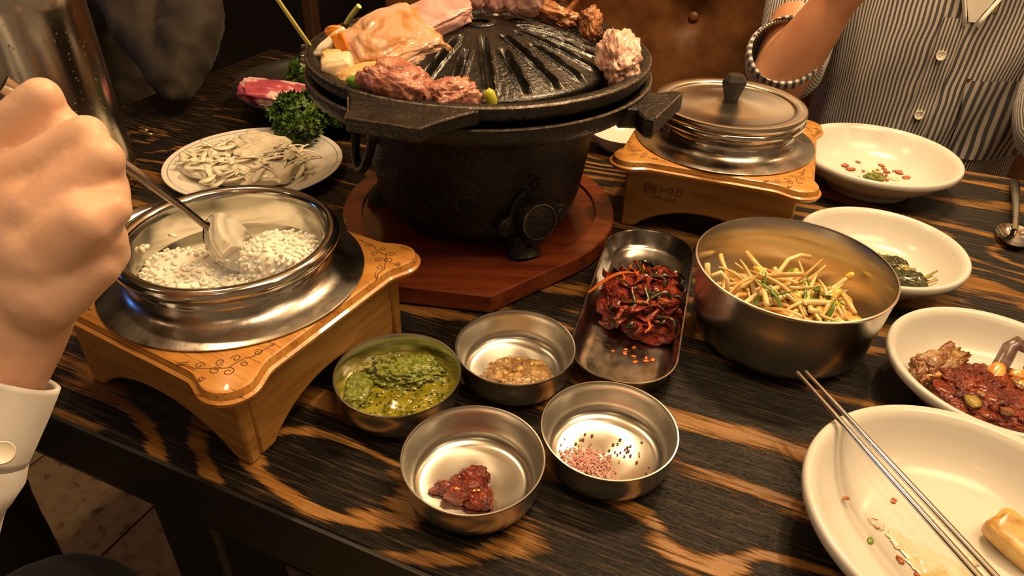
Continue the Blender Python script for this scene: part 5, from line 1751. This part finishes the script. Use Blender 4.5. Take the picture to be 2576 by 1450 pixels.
# sleeve and cuff
c0, c1 = at(-30, 925, 0.405), at(-175, 1215, 0.395)
sl_ = []
ax = (c1 - c0).normalized()
sP = [c0, c0.lerp(c1, 0.35), c0.lerp(c1, 0.75), c1, el, sh]
sR = [0.0375, 0.0388, 0.0395, 0.0400, 0.048, 0.062]


def open_tube(P, Rr, n=40, th=0.0018, uvscale=1.0):
    P = [Vector(p) for p in P]
    V, F, UV = [], [], []
    x = Vector((0, 0, 1))
    acc = 0
    frames = []
    for i in range(len(P)):
        t = (P[min(len(P) - 1, i + 1)] - P[max(0, i - 1)]).normalized()
        if abs(x.dot(t)) > 0.95: x = Vector((1, 0, 0))
        x = (x - t * x.dot(t)).normalized()
        frames.append((x.copy(), t.cross(x)))
    for s in (0, 1):
        acc = 0
        for i, p in enumerate(P):
            if i: acc += (P[i] - P[i - 1]).length
            xx, yy = frames[i]
            r = Rr[i] - th * s
            for k in range(n + 1):
                a = 2 * pi * k / n
                V.append(p + r * (cos(a) * xx + sin(a) * yy))
                UV.append((a * 0.045 * uvscale, acc))
    m = n + 1
    L_ = len(P)
    for s in (0, 1):
        for i in range(L_ - 1):
            for k in range(n):
                q = (s * L_ * m + i * m + k, s * L_ * m + i * m + k + 1, s * L_ * m + (i + 1) * m + k + 1, s * L_ * m + (i + 1) * m + k)
                F.append(q[::-1] if s else q)
    for k in range(n):
        F.append((k, L_ * m + k, L_ * m + k + 1, k + 1))
    return V, F, UV


def dense(P, Rr, k=6):
    """Catmull-Rom resampling of a limb"""
    P = [Vector(p) for p in P]
    oP, oR = [], []
    for i in range(len(P) - 1):
        p0, p1, p2, p3 = P[max(0, i - 1)], P[i], P[i + 1], P[min(len(P) - 1, i + 2)]
        for j in range(k):
            t = j / k
            oP.append(0.5 * ((2 * p1) + (-p0 + p2) * t + (2 * p0 - 5 * p1 + 4 * p2 - p3) * t * t + (-p0 + 3 * p1 - 3 * p2 + p3) * t ** 3))
            oR.append(Rr[i] + (Rr[i + 1] - Rr[i]) * t)
    return oP + [P[-1]], oR + [Rr[-1]]


V, F, UV = open_tube(*dense(sP, sR))
me = mk('sleeve', V, F)
wrinkle(me, 0.0007, 20, 3)
slv = link('shirt_sleeve', to_local(pl_, me), 'white_cloth', pl_, sharp=0)
bt = at(6, 1140, 0.3700)
cdir = (Vector((0, 0, CAMH)) - bt).normalized()
bq_ = cdir.to_track_quat('Z', 'Y').to_matrix().to_4x4()
bt_me = MB().add(*lathe([(0, 0.0), (0.0055, 0.0), (0.0060, 0.0012), (0.0055, 0.0022), (0.0045, 0.0016), (0, 0.0014)], 24), Matrix.Translation(bt) @ bq_).me()
link('cuff_button', to_local(pl_, bt_me), 'button_white', slv, sharp=40)
# trousers and trunk
hipL, hipR = Vector((-0.86, -0.16, -0.22)), Vector((-0.58, -0.20, -0.25))
me = fuse([(hipL, Vector((-0.615, 0.50, -0.205)), 0.095, 0.085), (Vector((-0.615, 0.50, -0.205)), Vector((-0.62, 0.52, FLOOR + 0.07)), 0.08, 0.055), (hipR, Vector((-0.385, 0.330, -0.215)), 0.095, 0.082), (Vector((-0.385, 0.330, -0.215)), Vector((-0.42, 0.30, FLOOR + 0.07)), 0.078, 0.055), (hipL, hipR, 0.11, 0.11)], 0.012, 6)
wrinkle(me, 0.006, 11, 7)
link('trousers', to_local(pl_, me), 'black_cloth', pl_, sharp=0)
me = fuse([(Vector((-0.73, -0.20, -0.20)), Vector((-0.78, -0.22, 0.22)), 0.13, 0.15), (Vector((-0.78, -0.22, 0.22)), sh, 0.10, 0.075)], 0.014, 6)
link('shirt_body', to_local(pl_, me), 'white_cloth', pl_, sharp=0)

# ------------------------------------------------------------------ person at right: striped shirt
TEa, TEb = 0.165, 1.345
ps = empty('person', E2(TEa, TEb, FLOOR))
tag(ps, 'person in a striped shirt with rolled sleeves sitting behind the table', 'person')


def hwid(z): return 0.162 + 0.024 * max(0, min(1, (z + 0.05) / 0.3)) - 0.05 * max(0, (z - 0.30) / 0.15)
def hdep(z): return 0.112 + 0.010 * sin((z + 0.05) * 6) - 0.03 * max(0, (z - 0.25) / 0.2)


def shirt_pt(ph, z, off=0.0):
    c, s = cos(ph), sin(ph)
    w, d = hwid(z) + off, hdep(z) + off
    a = w * math.copysign(abs(c) ** 0.8, c)
    b = d * math.copysign(abs(s) ** 0.8, s)
    fold = 0.006 * mnoise.fractal(Vector((ph * 2.2 + z * 5, z * 3, 2)), 1, 2, 3) + 0.0035 * sin(ph * 9 + z * 24) * max(0, -z + 0.14) * 4
    k = 1 + fold / 0.14
    return E2(TEa + a * k, TEb - b * k, z)


def sheet(pfun, us, vs, uvfun):
    V, F, UV = [], [], []
    for u in us:
        for v in vs:
            V.append(pfun(u, v))
            UV.append(uvfun(u, v))
    m = len(vs)
    for i in range(len(us) - 1):
        for j in range(m - 1):
            F.append((i * m + j, i * m + j + 1, (i + 1) * m + j + 1, (i + 1) * m + j))
    return V, F, UV


us = [2 * pi * k / 160 for k in range(161)]
vs = [-0.27 + 0.70 * k / 60 for k in range(61)]
V, F, UV = sheet(lambda u, v: shirt_pt(u, v), us, vs, lambda u, v: (u * 0.145, v))
PHC = pi / 2
me = mk('shirt', V, F, UV)
sh_o = link('shirt', to_local(ps, me), 'stripes_fine', ps, sharp=0)
# body (trunk, neck, head, right forearm and hand, left arm), one continuous skin
elb = E2(-0.052, 1.135, 0.070)
wri = E2(0.000, 1.120, 0.195)
shR = E2(-0.035, 1.375, 0.30)
shL = E2(0.355, 1.375, 0.30)
elL = E2(0.320, 1.165, 0.055)
wrL = E2(0.540, 1.010, 0.075)
hb = wri + (wri - elb).normalized() * 0.035
trunk = [(E2(TEa, TEb + 0.01, -0.20), E2(TEa, TEb + 0.01, 0.26), 0.085, 0.090), (E2(TEa, TEb, 0.26), E2(TEa, TEb - 0.01, 0.43), 0.07, 0.052), (E2(TEa, TEb - 0.04, 0.52), E2(TEa, TEb - 0.03, 0.58), 0.082, 0.088),
         (E2(TEa, TEb, 0.28), shR, 0.07, 0.055), (E2(TEa, TEb, 0.28), shL, 0.07, 0.055), (shR, elb, 0.045, 0.041), (elb, elb.lerp(wri, 0.4), 0.043, 0.040), (elb.lerp(wri, 0.4), wri, 0.040, 0.029), (wri, hb, 0.029, 0.034), (hb, hb + Vector((0.03, -0.01, 0.035)), 0.032, 0.026),
         (shL, elL, 0.045, 0.040), (elL, wrL, 0.038, 0.026), (wrL, wrL + Vector((0.06, -0.03, 0)), 0.026, 0.022)]
# fingers of the raised hand curl forward
for i in range(4):
    k = hb + E2(0.036 - 0.004 * i, -0.012 - 0.0, 0.010 + 0.019 * i) * 1.0
    trunk += [(k, k + E2(0.028, -0.022, -0.006), 0.0105, 0.0095), (k + E2(0.028, -0.022, -0.006), k + E2(0.022, -0.044, -0.010), 0.0095, 0.0085)]
trunk += [(hb + E2(-0.004, -0.022, 0.0), hb + E2(0.020, -0.044, 0.008), 0.012, 0.0095)]
me = fuse(trunk, 0.006, 4)
link('body', to_local(ps, me), 'skin_right', ps, sharp=0)
V, F = blob((0.098, 0.105, 0.085), 4, 0.05, 2, 4, 1)
hc = E2(TEa, TEb + 0.01, 0.60)
link('hair', to_local(ps, mk('hair', [v + hc for v in V], F)), 'hair_dark', ps, sharp=0)
# undershirt and pendant in the neckline
pass
pn = shirt_pt(PHC - 0.14, 0.186, 0.005)
link('pendant', to_local(ps, MB().add(*tube([pn + Vector((0, 0, 0.012)), pn, pn + Vector((-0.001, 0, -0.008))], [0.0012, 0.0016, 0.0010], 6)).me()), 'gold_chain', ps, sharp=0)


def front_ph(a, z):
    """angle on the shirt front for a given sideways offset"""
    c = max(-0.999, min(0.999, a / hwid(z)))
    return math.acos(math.copysign(abs(c) ** (1 / 0.8), c))


def vw(z): return 0.004 + min(0.040, 0.40 * max(0.0, z - 0.165))


V, F, UV = sheet(lambda u, v: shirt_pt(front_ph(0.016 + u * vw(v), v), v, 0.0020), [-1 + 2 * k / 16 for k in range(17)], [0.165 + 0.17 * k / 20 for k in range(21)], lambda u, v: (u, v))
link('undershirt', to_local(ps, mk('us', V, F)), 'undershirt', ps, sharp=0)
for sgn in (-1, 1):
    P = [shirt_pt(front_ph(0.016 + sgn * (vw(z) + 0.004), z), z, 0.004) for z in [0.160 + 0.17 * k / 12 for k in range(13)]]
    link('neck_edge', to_local(ps, MB().add(*tube(P, 0.0042, 10, 0.5)).me()), 'white_cloth', ps, sharp=0)
# placket, buttons, pocket
zs = [-0.15 + 0.318 * k / 40 for k in range(41)]
V, F, UV = sheet(lambda u, v: shirt_pt(front_ph(u, v), v, 0.0028), [-0.0195 + 0.030 * k / 8 for k in range(9)], zs, lambda u, v: (u, v))
link('placket', to_local(ps, mk('pk', V, F, UV)), 'stripes_fine', ps, sharp=0)
for z in (-0.066, 0.024, 0.115):
    p = shirt_pt(front_ph(-0.006, z), z, 0.0045)
    nn = E2(0.0, -1.0, 0.12).normalized()
    M = Matrix.Translation(p) @ nn.to_track_quat('Z', 'Y').to_matrix().to_4x4()
    link('shirt_button', to_local(ps, MB().add(*lathe([(0, -0.002), (0.0066, -0.002), (0.0070, 0.0012), (0.0064, 0.0026), (0.0048, 0.0018), (0, 0.0016)], 24), M).me()), 'button_white', ps, sharp=40)
    for q in (-0.0014, 0.0014):
        link('thread_hole', to_local(ps, MB().add(*lathe([(0, 0.0017), (0.0006, 0.0017), (0.0006, 0.0010)], 8), M @ Matrix.Translation((q, q, 0.0002))).me()), 'dark_bolt', ps, sharp=None)
V, F, UV = sheet(lambda u, v: shirt_pt(front_ph(0.036 + u * 0.105 + 0.02 * (1 - v), 0.085 - 0.125 * (1 - v)), 0.085 - 0.125 * (1 - v) + 0.006 * u, 0.0035), [k / 14 for k in range(15)], [k / 14 for k in range(15)], lambda u, v: (u * 0.105 + 0.02 * (1 - v), v * 0.12))
link('chest_pocket', to_local(ps, mk('pkt', V, F, UV)), 'stripes_wide', ps, sharp=0)
V, F = box((0, 0, 0), (0.005, 0.002, 0.004))
p = shirt_pt(front_ph(0.038, 0.086), 0.086, 0.005)
link('pocket_tag', to_local(ps, MB().add(V, F, Matrix.Translation(p)).me()), 'red_wood', ps, sharp=None)
# rolled sleeve on the raised arm
cufd = (elb.lerp(wri, 0.30) - shR).normalized()
P, Rr = dense([elb + Vector((-0.002, -0.010, 0.045)), elb + Vector((0.004, 0.016, 0.026)), elb + E2(0.010, 0.060, 0.010), elb.lerp(shR, 0.5), shR + Vector((0, 0, 0.01))], [0.050, 0.053, 0.053, 0.058, 0.068], 6)
V, F, UV = open_tube(P, Rr, 48, 0.003, 1.25)
me = mk('sleeve', V, F, UV)
wrinkle(me, 0.004, 18, 5)
sv = link('sleeve', to_local(ps, me), 'stripes_fine', ps, sharp=0)
P, Rr = dense([elb + Vector((-0.004, -0.016, 0.050)), elb + Vector((-0.002, -0.009, 0.044)), elb + Vector((0.0, -0.001, 0.038))], [0.0515, 0.0535, 0.0535], 5)
V, F, UV = open_tube(P, Rr, 48, 0.003, 1.25)
me = mk('cuff', V, F, UV)
wrinkle(me, 0.003, 24, 6)
link('rolled_cuff', to_local(ps, me), 'stripes_wide', sv, sharp=0)
P, Rr = dense([shL + E2(-0.03, 0, 0.01), shL.lerp(elL, 0.5), elL + E2(0.01, 0.0, 0.0), elL.lerp(wrL, 0.45)], [0.070, 0.062, 0.060, 0.056], 8)
V, F, UV = open_tube(P, Rr, 48, 0.003, 1.25)
me = mk('sleeve2', V, F, UV)
wrinkle(me, 0.006, 16, 8)
link('sleeve', to_local(ps, me), 'stripes_fine', ps, sharp=0)
me = fuse([(E2(TEa - 0.09, TEb, -0.26), E2(TEa - 0.12, 0.92, -0.24), 0.09, 0.075), (E2(TEa + 0.09, TEb, -0.26), E2(TEa + 0.12, 0.92, -0.24), 0.09, 0.075), (E2(TEa - 0.12, 0.92, -0.24), E2(TEa - 0.12, 0.94, FLOOR + 0.06), 0.07, 0.05), (E2(TEa + 0.12, 0.92, -0.24), E2(TEa + 0.12, 0.94, FLOOR + 0.06), 0.07, 0.05), (E2(TEa - 0.07, TEb, -0.24), E2(TEa + 0.07, TEb, -0.24), 0.12, 0.12)], 0.014, 5)
link('trousers', to_local(ps, me), 'black_cloth', ps, sharp=0)

# ------------------------------------------------------------------ person at far left: dark sleeve on the table end
pd = empty('person', E2(-1.30, 1.00, FLOOR))
tag(pd, 'person in a dark jacket leaning an elbow at the table end', 'person')
ce = at(440, 216, 1.062)
cs, cw = at(235, -190, 1.17), at(500, -150, 1.10)
me = fuse([(ce, cs, 0.031, 0.076), (ce, at(485, 60, 1.075), 0.031, 0.043), (at(485, 60, 1.075), cw, 0.043, 0.038), (at(420, 60, 1.10), at(330, -60, 1.14), 0.040, 0.063),
           (cs, E2(-1.32, 1.00, 0.28), 0.08, 0.13), (E2(-1.32, 1.00, 0.28), E2(-1.34, 1.00, -0.25), 0.14, 0.15), (E2(-1.32, 1.00, 0.30), E2(-1.32, 0.98, 0.48), 0.07, 0.06)], 0.009, 6)
wrinkle(me, 0.009, 10, 11)
wrinkle(me, 0.004, 22, 4, True)
link('body', to_local(pd, me), 'dark_cloth', pd, sharp=0)
me = fuse([(cw, cw + Vector((0.01, 0.0, 0.05)), 0.030, 0.034), (cw + Vector((0.01, 0, 0.05)), cw + Vector((0.04, -0.02, 0.09)), 0.030, 0.018)], 0.006, 4)
link('hand', to_local(pd, me), 'skin_right', pd, sharp=0)
V, F = blob((0.10, 0.11, 0.13), 9, 0.05, 2, 4, 1)
hc = E2(-1.32, 0.96, 0.58)
link('head', to_local(pd, mk('head', [v + hc for v in V], F)), 'hair_dark', pd, sharp=0)

bpy.context.view_layer.update()
